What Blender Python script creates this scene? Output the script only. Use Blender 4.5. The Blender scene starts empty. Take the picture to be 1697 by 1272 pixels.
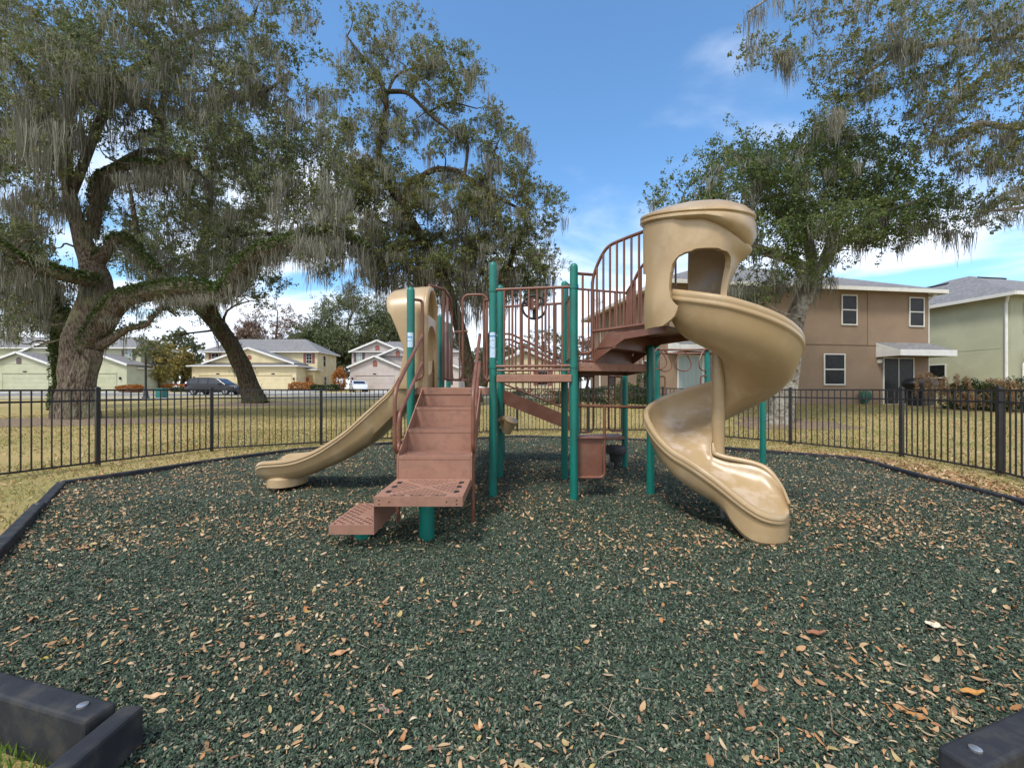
import bpy, math, random
import numpy as np
from mathutils import Vector
R = math.radians
rng = np.random.default_rng(7)
random.seed(7)
sc = bpy.context.scene
col = sc.collection

# ------------------------------------------------------------------ camera, sky, sun, exposure
EYE = 1.25
FPX = 700.0                                    # focal length in pixels of the 1697 px wide photograph
cam_data = bpy.data.cameras.new('camera')
cam = bpy.data.objects.new('camera', cam_data)
col.objects.link(cam)
cam.location = (0, 0, EYE)
cam.rotation_euler = (R(90), 0, 0)
cam_data.sensor_width = 36
cam_data.lens = FPX / 1697 * 36
cam_data.shift_y = 7.5 / 1697
cam_data.clip_start = 0.05
cam_data.clip_end = 3000
sc.camera = cam

SUN_EL, SUN_AZ = 56.0, -148.0                  # azimuth of the sun measured from +Y towards +X
sun_dir = Vector((math.sin(R(SUN_AZ)) * math.cos(R(SUN_EL)), math.cos(R(SUN_AZ)) * math.cos(R(SUN_EL)), math.sin(R(SUN_EL))))
sd = bpy.data.lights.new('sun', 'SUN')
sd.energy = 1.8
sd.angle = R(12)
sd.color = (1.0, 0.95, 0.87)
sun = bpy.data.objects.new('sun', sd)
col.objects.link(sun)
sun.rotation_euler = sun_dir.to_track_quat('Z', 'Y').to_euler()

world = bpy.data.worlds.new('World')
sc.world = world
world.use_nodes = True
wn = world.node_tree
wn.nodes.clear()
def N(nt, typ, **kw):
    n = nt.nodes.new(typ)
    for k, v in kw.items():
        setattr(n, k, v)
    return n
out = N(wn, 'ShaderNodeOutputWorld')
bg = N(wn, 'ShaderNodeBackground')
sky = N(wn, 'ShaderNodeTexSky')
sky.sky_type = 'NISHITA'
sky.sun_disc = False
sky.sun_elevation = R(SUN_EL)
sky.sun_rotation = R(SUN_AZ)
sky.altitude = 0
sky.air_density = 1.0
sky.dust_density = 0.6
sky.ozone_density = 2.5
bg.inputs['Strength'].default_value = 0.15
tc = N(wn, 'ShaderNodeTexCoord')
sep = N(wn, 'ShaderNodeSeparateXYZ')
wn.links.new(tc.outputs['Generated'], sep.inputs[0])
# clouds: a flat layer high above, seen in perspective (direction / elevation)
addz = N(wn, 'ShaderNodeMath', operation='ADD'); addz.inputs[1].default_value = 0.09
wn.links.new(sep.outputs['Z'], addz.inputs[0])
mz = N(wn, 'ShaderNodeMath', operation='MAXIMUM'); mz.inputs[1].default_value = 0.03
wn.links.new(addz.outputs[0], mz.inputs[0])
dx = N(wn, 'ShaderNodeMath', operation='DIVIDE'); dy = N(wn, 'ShaderNodeMath', operation='DIVIDE')
wn.links.new(sep.outputs['X'], dx.inputs[0]); wn.links.new(mz.outputs[0], dx.inputs[1])
wn.links.new(sep.outputs['Y'], dy.inputs[0]); wn.links.new(mz.outputs[0], dy.inputs[1])
comb = N(wn, 'ShaderNodeCombineXYZ')
wn.links.new(dx.outputs[0], comb.inputs[0]); wn.links.new(dy.outputs[0], comb.inputs[1])
CLOUD_SEED = 3.1
comb.inputs[2].default_value = CLOUD_SEED
nz = N(wn, 'ShaderNodeTexNoise'); nz.inputs['Scale'].default_value = 0.62; nz.inputs['Detail'].default_value = 8; nz.inputs['Roughness'].default_value = 0.52
nz.inputs['Distortion'].default_value = 0.35
wn.links.new(comb.outputs[0], nz.inputs['Vector'])
# more cloud low over the horizon
low = N(wn, 'ShaderNodeMapRange'); low.inputs['From Min'].default_value = 0.0; low.inputs['From Max'].default_value = 0.48
low.inputs['To Min'].default_value = 0.27; low.inputs['To Max'].default_value = -0.035
wn.links.new(sep.outputs['Z'], low.inputs['Value'])
sm0 = N(wn, 'ShaderNodeMath', operation='ADD')
wn.links.new(nz.outputs['Fac'], sm0.inputs[0]); wn.links.new(low.outputs[0], sm0.inputs[1])
# unseen extra cloud behind the camera and overhead, added as neutral fill light
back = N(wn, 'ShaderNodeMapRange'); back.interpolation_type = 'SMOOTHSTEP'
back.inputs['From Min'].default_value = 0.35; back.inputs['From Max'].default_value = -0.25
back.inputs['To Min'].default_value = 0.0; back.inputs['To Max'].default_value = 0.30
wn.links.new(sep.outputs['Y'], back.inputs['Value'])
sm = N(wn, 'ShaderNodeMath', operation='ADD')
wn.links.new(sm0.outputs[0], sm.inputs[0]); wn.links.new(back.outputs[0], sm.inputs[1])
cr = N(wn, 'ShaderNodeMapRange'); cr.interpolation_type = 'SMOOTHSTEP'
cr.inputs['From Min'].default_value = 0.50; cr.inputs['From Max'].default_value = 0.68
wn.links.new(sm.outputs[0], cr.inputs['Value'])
nz2 = N(wn, 'ShaderNodeTexNoise'); nz2.inputs['Scale'].default_value = 2.2; nz2.inputs['Detail'].default_value = 6
wn.links.new(comb.outputs[0], nz2.inputs['Vector'])
ccol = N(wn, 'ShaderNodeMix', data_type='RGBA')
ccol.inputs[6].default_value = (3.4, 3.8, 4.6, 1); ccol.inputs[7].default_value = (6.0, 6.1, 6.3, 1)
wn.links.new(nz2.outputs['Fac'], ccol.inputs[0])
tint = N(wn, 'ShaderNodeMix', data_type='RGBA', blend_type='MULTIPLY')
tint.inputs[0].default_value = 1.0
tint.inputs[7].default_value = (0.64, 0.86, 0.95, 1)
wn.links.new(sky.outputs[0], tint.inputs[6])
mixc = N(wn, 'ShaderNodeMix', data_type='RGBA')
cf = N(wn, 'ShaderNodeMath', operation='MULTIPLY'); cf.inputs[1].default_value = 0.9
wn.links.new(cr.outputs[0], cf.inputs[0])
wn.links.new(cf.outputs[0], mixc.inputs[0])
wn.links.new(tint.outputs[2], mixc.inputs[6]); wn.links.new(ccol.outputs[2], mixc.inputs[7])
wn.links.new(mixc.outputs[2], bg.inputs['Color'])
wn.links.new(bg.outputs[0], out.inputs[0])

sc.view_settings.view_transform = 'Standard'
sc.view_settings.look = 'None'
sc.view_settings.exposure = 0.9
sc.view_settings.gamma = 1.0
sc.render.engine = 'CYCLES'
sc.cycles.use_denoising = True
sc.cycles.max_bounces = 6
sc.cycles.transparent_max_bounces = 6

# ------------------------------------------------------------------ helpers
def P(px, py, Z):
    """world point at depth Z that the photograph shows at pixel (px, py)"""
    return Vector(((px - 848.5) / FPX * Z, Z, EYE + (643.5 - py) / FPX * Z))
def G(px, py, z=0.0):
    """point of the plane z seen at pixel (px, py)"""
    Z = (EYE - z) * FPX / (py - 643.5)
    return Vector(((px - 848.5) / FPX * Z, Z, z))
def smooth01(a, b, x):
    t = np.clip((np.asarray(x, float) - a) / (b - a), 0, 1)
    return t * t * (3 - 2 * t)
def terr(x, y):
    x = np.asarray(x, float); y = np.asarray(y, float)
    left = 0.0185 * (np.clip(y, 11, 62) - 11)
    right = 0.54 * smooth01(10.5, 18.5, y)
    b = smooth01(0.5, 5, x)
    return left * (1 - b) + np.maximum(left, right) * b
def terrf(x, y):
    return float(terr(x, y))

def tag(o, label=None, cat=None, group=None, kind=None):
    if label: o['label'] = label
    if cat: o['category'] = cat
    if group: o['group'] = group
    if kind: o['kind'] = kind
    return o
def empty(name, loc, rz=0.0, label=None, cat=None, group=None):
    o = bpy.data.objects.new(name, None)
    col.objects.link(o)
    o.location = loc
    o.rotation_euler = (0, 0, rz)
    o.empty_display_size = 0.2
    return tag(o, label, cat, group)
def copy_tree(o, parent=None):
    c = o.copy(); col.objects.link(c); c.parent = parent
    for ch in [k for k in bpy.data.objects if k.parent == o]:
        copy_tree(ch, c)
    return c
def link_mesh(name, me, mat, parent=None, smooth=False):
    o = bpy.data.objects.new(name, me)
    col.objects.link(o)
    if mat is not None: me.materials.append(mat)
    if parent is not None: o.parent = parent
    if smooth: me.polygons.foreach_set('use_smooth', [True] * len(me.polygons))
    return o
def np_mesh(name, V, F, mat, parent=None, smooth=False, origin=(0, 0, 0)):
    """V (n,3), F (m,k) with one k"""
    V = np.asarray(V, np.float32) - np.asarray(origin, np.float32)
    F = np.asarray(F, np.int32)
    me = bpy.data.meshes.new(name)
    me.vertices.add(len(V)); me.vertices.foreach_set('co', V.ravel())
    k = F.shape[1]
    me.loops.add(F.size); me.loops.foreach_set('vertex_index', F.ravel())
    me.polygons.add(len(F)); me.polygons.foreach_set('loop_start', np.arange(0, F.size, k, dtype=np.int32))
    me.update(calc_edges=True)
    me.validate()
    return link_mesh(name, me, mat, parent, smooth)

class Fr:
    """a local frame: s to the right along a facade, d into depth, z up"""
    def __init__(self, o, ang=0.0):
        self.o = Vector(o); self.a = ang
        self.u = Vector((math.cos(ang), math.sin(ang), 0)); self.v = Vector((-math.sin(ang), math.cos(ang), 0))
    def __call__(self, s, d, z):
        return self.o + self.u * s + self.v * d + Vector((0, 0, z))

def catmull(pts, sub=6):
    pts = [list(p) for p in pts]
    if len(pts) < 3: return pts
    ext = [[2 * a - b for a, b in zip(pts[0], pts[1])]] + pts + [[2 * a - b for a, b in zip(pts[-1], pts[-2])]]
    res = []
    for i in range(1, len(ext) - 2):
        p0, p1, p2, p3 = ext[i - 1:i + 3]
        for j in range(sub):
            t = j / sub
            res.append([0.5 * (2 * b + (c - a) * t + (2 * a - 5 * b + 4 * c - d) * t * t + (-a + 3 * b - 3 * c + d) * t ** 3)
                        for a, b, c, d in zip(p0, p1, p2, p3)])
    res.append(pts[-1])
    return res
def fillet(pts, r=0.06, n=5):
    """round the corners of a polyline"""
    pts = [Vector(p) for p in pts]
    res = [pts[0]]
    for i in range(1, len(pts) - 1):
        a, b, c = pts[i - 1], pts[i], pts[i + 1]
        d1 = (a - b); d2 = (c - b)
        rr = min(r, d1.length * .45, d2.length * .45)
        p1 = b + d1.normalized() * rr; p2 = b + d2.normalized() * rr
        for k in range(n + 1):
            t = k / n
            res.append(p1 * (1 - t) ** 2 + b * 2 * t * (1 - t) + p2 * t * t)
    res.append(pts[-1])
    return res

class MB:
    def __init__(self): self.v = []; self.f = []
    def add(self, vs, fs):
        n = len(self.v)
        self.v += [Vector(p) for p in vs]
        self.f += [tuple(i + n for i in f) for f in fs]
    def box(self, a, b, F=None):
        (x0, y0, z0), (x1, y1, z1) = a, b
        vs = [(x0, y0, z0), (x1, y0, z0), (x1, y1, z0), (x0, y1, z0), (x0, y0, z1), (x1, y0, z1), (x1, y1, z1), (x0, y1, z1)]
        if F: vs = [F(*p) for p in vs]
        self.add(vs, [(0, 3, 2, 1), (4, 5, 6, 7), (0, 1, 5, 4), (1, 2, 6, 5), (2, 3, 7, 6), (3, 0, 4, 7)])
    def bar(self, p, q, w, h, up=(0, 0, 1)):
        """a rectangular bar from p to q, w wide, h high"""
        p = Vector(p); q = Vector(q); d = (q - p).normalized(); up = Vector(up)
        s = d.cross(up)
        if s.length < 1e-4: s = d.cross(Vector((1, 0, 0)))
        s.normalize(); t = s.cross(d).normalized()
        vs = []
        for c in (p, q):
            for a, b in ((-1, -1), (1, -1), (1, 1), (-1, 1)):
                vs.append(c + s * (a * w / 2) + t * (b * h / 2))
        self.add(vs, [(0, 1, 2, 3), (7, 6, 5, 4), (0, 4, 5, 1), (1, 5, 6, 2), (2, 6, 7, 3), (3, 7, 4, 0)])
    def tube(self, pts, r, n=10, cap=True, noise=None):
        pts = [Vector(p[:3]) for p in pts]
        m = len(pts)
        rs = r if hasattr(r, '__len__') else [r] * m
        T = []
        for i in range(m):
            d = pts[min(i + 1, m - 1)] - pts[max(i - 1, 0)]
            T.append(d.normalized() if d.length > 1e-9 else Vector((0, 0, 1)))
        ref = Vector((1, 0, 0)) if abs(T[0].x) < .9 else Vector((0, 1, 0))
        nrm = T[0].cross(ref).normalized()
        vs = []
        for i in range(m):
            nrm = (nrm - T[i] * nrm.dot(T[i]))
            nrm = nrm.normalized() if nrm.length > 1e-6 else T[i].orthogonal().normalized()
            bi = T[i].cross(nrm)
            for k in range(n):
                a = 2 * math.pi * k / n
                rr = rs[i] * (noise(i, k) if noise else 1)
                vs.append(pts[i] + (nrm * math.cos(a) + bi * math.sin(a)) * rr)
        fs = []
        for i in range(m - 1):
            for k in range(n):
                a = i * n + k; b = i * n + (k + 1) % n
                fs.append((a, b, b + n, a + n))
        if cap:
            fs.append(tuple(range(n - 1, -1, -1))); fs.append(tuple((m - 1) * n + k for k in range(n)))
        self.add(vs, fs)
    def loft(self, secs, closed_sec=True, cap=True):
        m = len(secs); n = len(secs[0]); vs = [p for s in secs for p in s]; fs = []
        for i in range(m - 1):
            for k in range(n if closed_sec else n - 1):
                a = i * n + k; b = i * n + (k + 1) % n
                fs.append((a, b, b + n, a + n))
        if cap and closed_sec:
            fs.append(tuple(range(n - 1, -1, -1))); fs.append(tuple((m - 1) * n + k for k in range(n)))
        self.add(vs, fs)
    def prism(self, poly, e0, e1):
        """poly: list of points (callable e -> point): solid between e0 and e1"""
        n = len(poly)
        vs = [p(e0) for p in poly] + [p(e1) for p in poly]
        self.add(vs, [tuple(range(n)), tuple(range(2 * n - 1, n - 1, -1))] + [(i, (i + 1) % n, n + (i + 1) % n, n + i)[::-1] for i in range(n)])
    def poly_z(self, pts, z0, z1):
        """horizontal slab with the outline pts (x, y)"""
        n = len(pts)
        vs = [(x, y, z0) for x, y in pts] + [(x, y, z1) for x, y in pts]
        self.add(vs, [tuple(range(n - 1, -1, -1)), tuple(range(n, 2 * n))] + [(i, (i + 1) % n, n + (i + 1) % n, n + i) for i in range(n)])
    def rev(self, prof, c, n=20, axis=(0, 0, 1), cap=True):
        """turned body: prof = [(r, h)], around axis from c"""
        ax = Vector(axis).normalized(); u = ax.orthogonal().normalized(); w = ax.cross(u)
        secs = []
        for r, h in prof:
            secs.append([Vector(c) + ax * h + (u * math.cos(2 * math.pi * k / n) + w * math.sin(2 * math.pi * k / n)) * max(r, 1e-4) for k in range(n)])
        self.loft(secs, True, cap)
    def build(self, name, mat, parent=None, smooth=False, bevel=0, origin=None, seg=2, label=None):
        o0 = Vector(origin) if origin is not None else Vector((0, 0, 0))
        me = bpy.data.meshes.new(name)
        me.from_pydata([tuple(p - o0) for p in self.v], [], self.f)
        me.update()
        import bmesh
        bm = bmesh.new(); bm.from_mesh(me)
        bmesh.ops.recalc_face_normals(bm, faces=bm.faces)
        bm.to_mesh(me); bm.free()
        o = link_mesh(name, me, mat, parent)
        if smooth:
            me.polygons.foreach_set('use_smooth', [True] * len(me.polygons))
            me.set_sharp_from_angle(angle=R(38))
        if bevel:
            b = o.modifiers.new('bevel', 'BEVEL'); b.width = bevel; b.segments = seg; b.limit_method = 'ANGLE'; b.angle_limit = R(40)
        if label: o['label'] = label
        return o

# ------------------------------------------------------------------ materials
def srgb(r, g, b):
    def f(c):
        c /= 255
        return c / 12.92 if c <= .04045 else ((c + .055) / 1.055) ** 2.4
    return (f(r), f(g), f(b))
def mat(name, c1, c2=None, rough=0.6, imix=0.75, scale=5.0, detail=4, bump=0.0, bscale=None, metallic=0.0, spec=0.5, stretch=None, lo=0.35, hi=0.65,
        dirt=None, dscale=1.5, coat=0.0, island=None, transl=0.0, rvar=0.0):
    m = bpy.data.materials.new(name); m.use_nodes = True
    nt = m.node_tree; b = nt.nodes['Principled BSDF']; o = nt.nodes['Material Output']
    b.inputs['Roughness'].default_value = rough
    b.inputs['Metallic'].default_value = metallic
    b.inputs['Specular IOR Level'].default_value = spec
    b.inputs['Coat Weight'].default_value = coat
    t = N(nt, 'ShaderNodeTexCoord'); mp = N(nt, 'ShaderNodeMapping')
    nt.links.new(t.outputs['Object'], mp.inputs[0])
    if stretch: mp.inputs['Scale'].default_value = stretch
    c = None
    if c2 is None:
        c2 = tuple(x * 0.8 for x in c1)
    n = N(nt, 'ShaderNodeTexNoise'); n.inputs['Scale'].default_value = scale; n.inputs['Detail'].default_value = detail
    nt.links.new(mp.outputs[0], n.inputs['Vector'])
    mr = N(nt, 'ShaderNodeMapRange'); mr.inputs['From Min'].default_value = lo; mr.inputs['From Max'].default_value = hi
    nt.links.new(n.outputs['Fac'], mr.inputs['Value'])
    mx = N(nt, 'ShaderNodeMix', data_type='RGBA')
    mx.inputs[6].default_value = (*c1, 1); mx.inputs[7].default_value = (*c2, 1)
    nt.links.new(mr.outputs[0], mx.inputs[0])
    c = mx.outputs[2]
    if island:
        g = N(nt, 'ShaderNodeNewGeometry')
        ramp = N(nt, 'ShaderNodeValToRGB')
        el = ramp.color_ramp.elements
        while len(el) < len(island): el.new(0.5)
        for i, (p, cc) in enumerate(island):
            el[i].position = p; el[i].color = (*cc, 1)
        nt.links.new(g.outputs['Random Per Island'], ramp.inputs[0])
        mm = N(nt, 'ShaderNodeMix', data_type='RGBA'); mm.inputs[0].default_value = imix
        nt.links.new(c, mm.inputs[6]); nt.links.new(ramp.outputs[0], mm.inputs[7])
        c = mm.outputs[2]
    if dirt:
        n2 = N(nt, 'ShaderNodeTexNoise'); n2.inputs['Scale'].default_value = dscale; n2.inputs['Detail'].default_value = 7; n2.inputs['Roughness'].default_value = .65
        nt.links.new(t.outputs['Object'], n2.inputs['Vector'])
        m2 = N(nt, 'ShaderNodeMapRange'); m2.inputs['From Min'].default_value = .5; m2.inputs['From Max'].default_value = .72
        nt.links.new(n2.outputs['Fac'], m2.inputs['Value'])
        d = N(nt, 'ShaderNodeMix', data_type='RGBA'); d.inputs[7].default_value = (*dirt, 1)
        nt.links.new(c, d.inputs[6]); nt.links.new(m2.outputs[0], d.inputs[0])
        c = d.outputs[2]
    nt.links.new(c, b.inputs['Base Color'])
    if rvar:
        mv = N(nt, 'ShaderNodeMapRange'); mv.inputs['To Min'].default_value = rough - rvar; mv.inputs['To Max'].default_value = rough + rvar
        nt.links.new(n.outputs['Fac'], mv.inputs['Value']); nt.links.new(mv.outputs[0], b.inputs['Roughness'])
    if bump:
        bn = N(nt, 'ShaderNodeTexNoise'); bn.inputs['Scale'].default_value = bscale or scale * 4; bn.inputs['Detail'].default_value = 6
        nt.links.new(mp.outputs[0], bn.inputs['Vector'])
        bp = N(nt, 'ShaderNodeBump'); bp.inputs['Strength'].default_value = 1.0; bp.inputs['Distance'].default_value = bump
        nt.links.new(bn.outputs['Fac'], bp.inputs['Height']); nt.links.new(bp.outputs[0], b.inputs['Normal'])
    if transl:
        tr = N(nt, 'ShaderNodeBsdfTranslucent'); ms = N(nt, 'ShaderNodeMixShader'); ms.inputs[0].default_value = transl
        nt.links.new(c, tr.inputs[0]); nt.links.new(b.outputs[0], ms.inputs[1]); nt.links.new(tr.outputs[0], ms.inputs[2])
        nt.links.new(ms.outputs[0], o.inputs[0])
    return m

M = {}
M['green'] = mat('green powder coat', (0.0, .15, .118), (0.0, .132, .105), rough=.42, scale=3, dirt=(.008, .10, .08), dscale=3, bump=.0002, bscale=250)
M['brown'] = mat('brown powder coat', (.175, .068, .040), (.135, .052, .032), rough=.4, scale=6, dirt=(.19, .10, .07), dscale=5)
M['stair'] = mat('worn brown vinyl coating', (.31, .165, .118), (.27, .14, .098), rough=.68, scale=5, dirt=(.215, .125, .09), dscale=16, spec=.3, bump=.0012, bscale=160)
M['tan'] = mat('tan moulded plastic', (.385, .275, .15), (.345, .24, .125), rough=.32, scale=2.6, dirt=(.43, .33, .205), dscale=3.2, bump=.0006, bscale=60, rvar=.07)
M['black'] = mat('black aluminium', (.012, .012, .014), (.02, .019, .02), rough=.38, scale=8)
M['rubber'] = mat('black rubber', (.018, .018, .02), (.03, .03, .032), rough=.6, scale=12, bump=.001, bscale=60)
M['steel'] = mat('galvanised steel', (.45, .45, .45), (.3, .3, .3), rough=.35, scale=30, metallic=.8)
M['timber'] = mat('grey black border plastic', (.016, .018, .023), (.028, .03, .036), rough=.7, scale=9, dirt=(.055, .05, .042), dscale=9, spec=.3, bump=.002, bscale=40)
M['white'] = mat('white paint', (.72, .72, .70), (.62, .62, .60), rough=.5, scale=3)
M['concrete'] = mat('light concrete', (.42, .41, .38), (.34, .33, .31), rough=.85, scale=1.5, dirt=(.25, .24, .21), dscale=.8)
M['asphalt'] = mat('worn asphalt', (.16, .16, .155), (.12, .12, .118), rough=.9, scale=2)
# ------------------------------------------------------------------ ground
BORDER = [(-1.31, 1.47), (-1.90, 1.60), (-2.75, 1.85), (-3.84, 3.17), (-5.73, 5.38), (-4.97, 7.1), (-4.58, 7.99), (-4.24, 8.33), (-2.74, 9.3), (.17, 10.66),
          (3.06, 9.9), (4.32, 8.56), (5.35, 7.78), (5.94, 7.22), (5.58, 5.61), (5.43, 4.48), (4.2, 2.75), (2.5, 1.70), (1.62, 1.40), (1.3, 1.2), (1.1, .6), (0, -.5), (-1.0, .1), (-1.31, .6)]
def in_poly(x, y, poly):
    x = np.asarray(x); y = np.asarray(y); r = np.zeros(x.shape, bool); n = len(poly)
    for i in range(n):
        x1, y1 = poly[i]; x2, y2 = poly[(i + 1) % n]
        c = ((y1 > y) != (y2 > y)) & (x < (x2 - x1) * (y - y1) / (y2 - y1 + 1e-12) + x1)
        r ^= c
    return r
def grid_mesh(name, xs, ys, zf, m, **k):
    X, Y = np.meshgrid(xs, ys)
    Z = zf(X, Y)
    V = np.stack([X.ravel(), Y.ravel(), Z.ravel()], 1)
    nx, ny = len(xs), len(ys)
    i, j = np.meshgrid(np.arange(nx - 1), np.arange(ny - 1))
    a = (j * nx + i).ravel()
    F = np.stack([a, a + 1, a + nx + 1, a + nx], 1)
    return np_mesh(name, V, F, m, smooth=True, **k)

# lawn material: winter-yellow grass with green patches and fallen leaves
def lawn_mat():
    m = bpy.data.materials.new('winter lawn'); m.use_nodes = True; nt = m.node_tree; b = nt.nodes['Principled BSDF']
    b.inputs['Roughness'].default_value = .95; b.inputs['Specular IOR Level'].default_value = .1
    t = N(nt, 'ShaderNodeTexCoord')
    def noise(s, d=5, r=.6):
        n = N(nt, 'ShaderNodeTexNoise'); n.inputs['Scale'].default_value = s; n.inputs['Detail'].default_value = d; n.inputs['Roughness'].default_value = r
        nt.links.new(t.outputs['Object'], n.inputs['Vector']); return n
    def rng_(n, a, b_):
        r = N(nt, 'ShaderNodeMapRange'); r.inputs['From Min'].default_value = a; r.inputs['From Max'].default_value = b_
        nt.links.new(n.outputs['Fac'], r.inputs['Value']); return r
    def mix(f, a, c):
        x = N(nt, 'ShaderNodeMix', data_type='RGBA'); nt.links.new(f, x.inputs[0])
        for i, q in ((6, a), (7, c)):
            if isinstance(q, tuple): x.inputs[i].default_value = (*q, 1)
            else: nt.links.new(q, x.inputs[i])
        return x.outputs[2]
    straw = (.37, .285, .14); green = (.18, .19, .068); dk = (.16, .11, .055)
    c = mix(rng_(noise(.35), .46, .70).outputs[0], straw, green)
    c = mix(rng_(noise(9), .35, .75).outputs[0], c, (.36, .29, .10))
    c = mix(rng_(noise(45, 3), .56, .78).outputs[0], c, dk)
    c = mix(rng_(noise(22, 2), .66, .72).outputs[0], c, (.45, .27, .14))
    nt.links.new(c, b.inputs['Base Color'])
    bp = N(nt, 'ShaderNodeBump'); bp.inputs['Strength'].default_value = 1; bp.inputs['Distance'].default_value = .03
    nt.links.new(noise(30, 6).outputs['Fac'], bp.inputs['Height']); nt.links.new(bp.outputs[0], b.inputs['Normal'])
    return m
M['lawn'] = lawn_mat()
xs = np.concatenate([-np.geomspace(900, 30, 14), np.linspace(-28, 28, 90), np.geomspace(30, 900, 14)])
ys = np.concatenate([[-60, -20, -8], np.linspace(-4, 30, 80), np.linspace(31, 70, 30), np.geomspace(75, 1500, 14)])
def lawn_z(x, y):
    z = terr(x, y)
    ins = in_poly(x, y, BORDER)
    r = np.random.default_rng(3).normal(0, 1, x.shape)
    return z + np.where(ins | (y > 34), -.0, .006 * r) - ins * .03
tag(grid_mesh('lawn', xs, ys, lawn_z, M['lawn']), kind='structure')

# rubber mulch bed
def mulch_mat():
    m = bpy.data.materials.new('green rubber mulch'); m.use_nodes = True; nt = m.node_tree; b = nt.nodes['Principled BSDF']
    b.inputs['Roughness'].default_value = .75
    b.inputs['Specular IOR Level'].default_value = .3
    t = N(nt, 'ShaderNodeTexCoord')
    mp = N(nt, 'ShaderNodeMapping'); mp.inputs['Scale'].default_value = (1, 1.6, 1)
    nt.links.new(t.outputs['Object'], mp.inputs[0])
    v = N(nt, 'ShaderNodeTexVoronoi'); v.inputs['Scale'].default_value = 62; v.inputs['Randomness'].default_value = 1
    nt.links.new(mp.outputs[0], v.inputs['Vector'])
    s = N(nt, 'ShaderNodeSeparateColor'); nt.links.new(v.outputs['Color'], s.inputs[0])
    rp = N(nt, 'ShaderNodeValToRGB'); el = rp.color_ramp.elements
    cols = [(0, (.012, .018, .012)), (.35, (.030, .050, .032)), (.6, (.052, .082, .052)), (.8, (.060, .068, .056)), (.93, (.095, .125, .09)), (1, (.22, .17, .11))]
    while len(el) < len(cols): el.new(.5)
    for i, (p_, c_) in enumerate(cols): el[i].position = p_; el[i].color = (*c_, 1)
    nt.links.new(s.outputs[0], rp.inputs[0])
    n = N(nt, 'ShaderNodeTexNoise'); n.inputs['Scale'].default_value = .9; n.inputs['Detail'].default_value = 6
    nt.links.new(t.outputs['Object'], n.inputs['Vector'])
    r = N(nt, 'ShaderNodeMapRange'); r.inputs['From Min'].default_value = .4; r.inputs['From Max'].default_value = .7; r.inputs['To Max'].default_value = .55
    nt.links.new(n.outputs['Fac'], r.inputs['Value'])
    x = N(nt, 'ShaderNodeMix', data_type='RGBA'); x.inputs[7].default_value = (.048, .052, .036, 1)
    nt.links.new(r.outputs[0], x.inputs[0]); nt.links.new(rp.outputs[0], x.inputs[6])
    nt.links.new(x.outputs[2], b.inputs['Base Color'])
    bp = N(nt, 'ShaderNodeBump'); bp.inputs['Strength'].default_value = 1; bp.inputs['Distance'].default_value = .012
    nt.links.new(s.outputs[1], bp.inputs['Height'])
    nt.links.new(bp.outputs[0], b.inputs['Normal'])
    return m
M['mulch'] = mulch_mat()
gx = np.arange(-6.2, 6.3, .05); gy = np.arange(-.8, 11, .05)
X, Y = np.meshgrid(gx, gy)
def mulch_h(x, y):
    ex = sum(-.035 * np.exp(-(((x - a_) / .55) ** 2 + ((y - b_) / .42) ** 2) * 1.4) for a_, b_ in ((2.45, 3.2), (-3.35, 5.25), (-.75, 2.85)))
    return .022 + ex + .012 * np.sin(x * 1.7 + .4) * np.sin(y * 1.3) + .008 * np.sin(x * 4.1 + y * 2.2) + .005 * np.sin(x * 9.3 - y * 7.7)
Zm = mulch_h(X, Y) + np.random.default_rng(5).normal(0, .004, X.shape)
keep = in_poly(X + .025, Y + .025, BORDER)[:-1, :-1]
nxg = len(gx)
i, j = np.meshgrid(np.arange(nxg - 1), np.arange(len(gy) - 1))
a = (j * nxg + i)[keep]
tag(np_mesh('rubber_mulch_bed', np.stack([X.ravel(), Y.ravel(), Zm.ravel()], 1), np.stack([a, a + 1, a + nxg + 1, a + nxg], 1), M['mulch'], smooth=True), kind='structure')

# loose rubber chips on the bed, thinning out with distance
def rot_frames(n, tilt, g):
    """random orthonormal frames: mostly flat, tilted by about `tilt` radians"""
    yaw = g.uniform(0, 2 * np.pi, n); t1 = g.normal(0, tilt, n); t2 = g.normal(0, tilt, n)
    u = np.stack([np.cos(yaw) * np.cos(t1), np.sin(yaw) * np.cos(t1), np.sin(t1)], 1)
    w = np.stack([-np.sin(yaw), np.cos(yaw), t2], 1)
    w -= (w * u).sum(1, keepdims=True) * u
    w /= np.linalg.norm(w, axis=1, keepdims=True)
    return u, w, np.cross(u, w)
def scatter_bed(n, y0, y1, g, power=1.0, poly=BORDER, margin=0):
    """points over the bed that thin out as 1/distance**power"""
    res = []
    while sum(len(r) for r in res) < n:
        y = y0 * (y1 / y0) ** g.uniform(0, 1, n * 2) if power >= 2 else g.uniform(y0, y1, n * 2)
        x = g.uniform(-1.35, 1.35, n * 2) * (y + .3)
        ok = in_poly(x, y, poly)
        res.append(np.stack([x[ok], y[ok]], 1))
    return np.concatenate(res)[:n]
g = np.random.default_rng(11)
chip_pts = np.concatenate([scatter_bed(260000, 1.15, 4.6, g, 2), scatter_bed(70000, 4.0, 10.5, g, 1)])
n = len(chip_pts)
u, w, q = rot_frames(n, .75, g)
L = g.uniform(.0035, .0115, n) * (1 + .1 * chip_pts[:, 1]); W = L * g.uniform(.28, .6, n); T = g.uniform(.002, .006, n)
c = np.column_stack([chip_pts, mulch_h(chip_pts[:, 0], chip_pts[:, 1]) + g.uniform(.0, .012, n)])
def cc(a_, b_, d_): return c + u * (a_ * L)[:, None] + w * (b_ * W)[:, None] + q * (d_ * T)[:, None]
one = np.ones(n)
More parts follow.
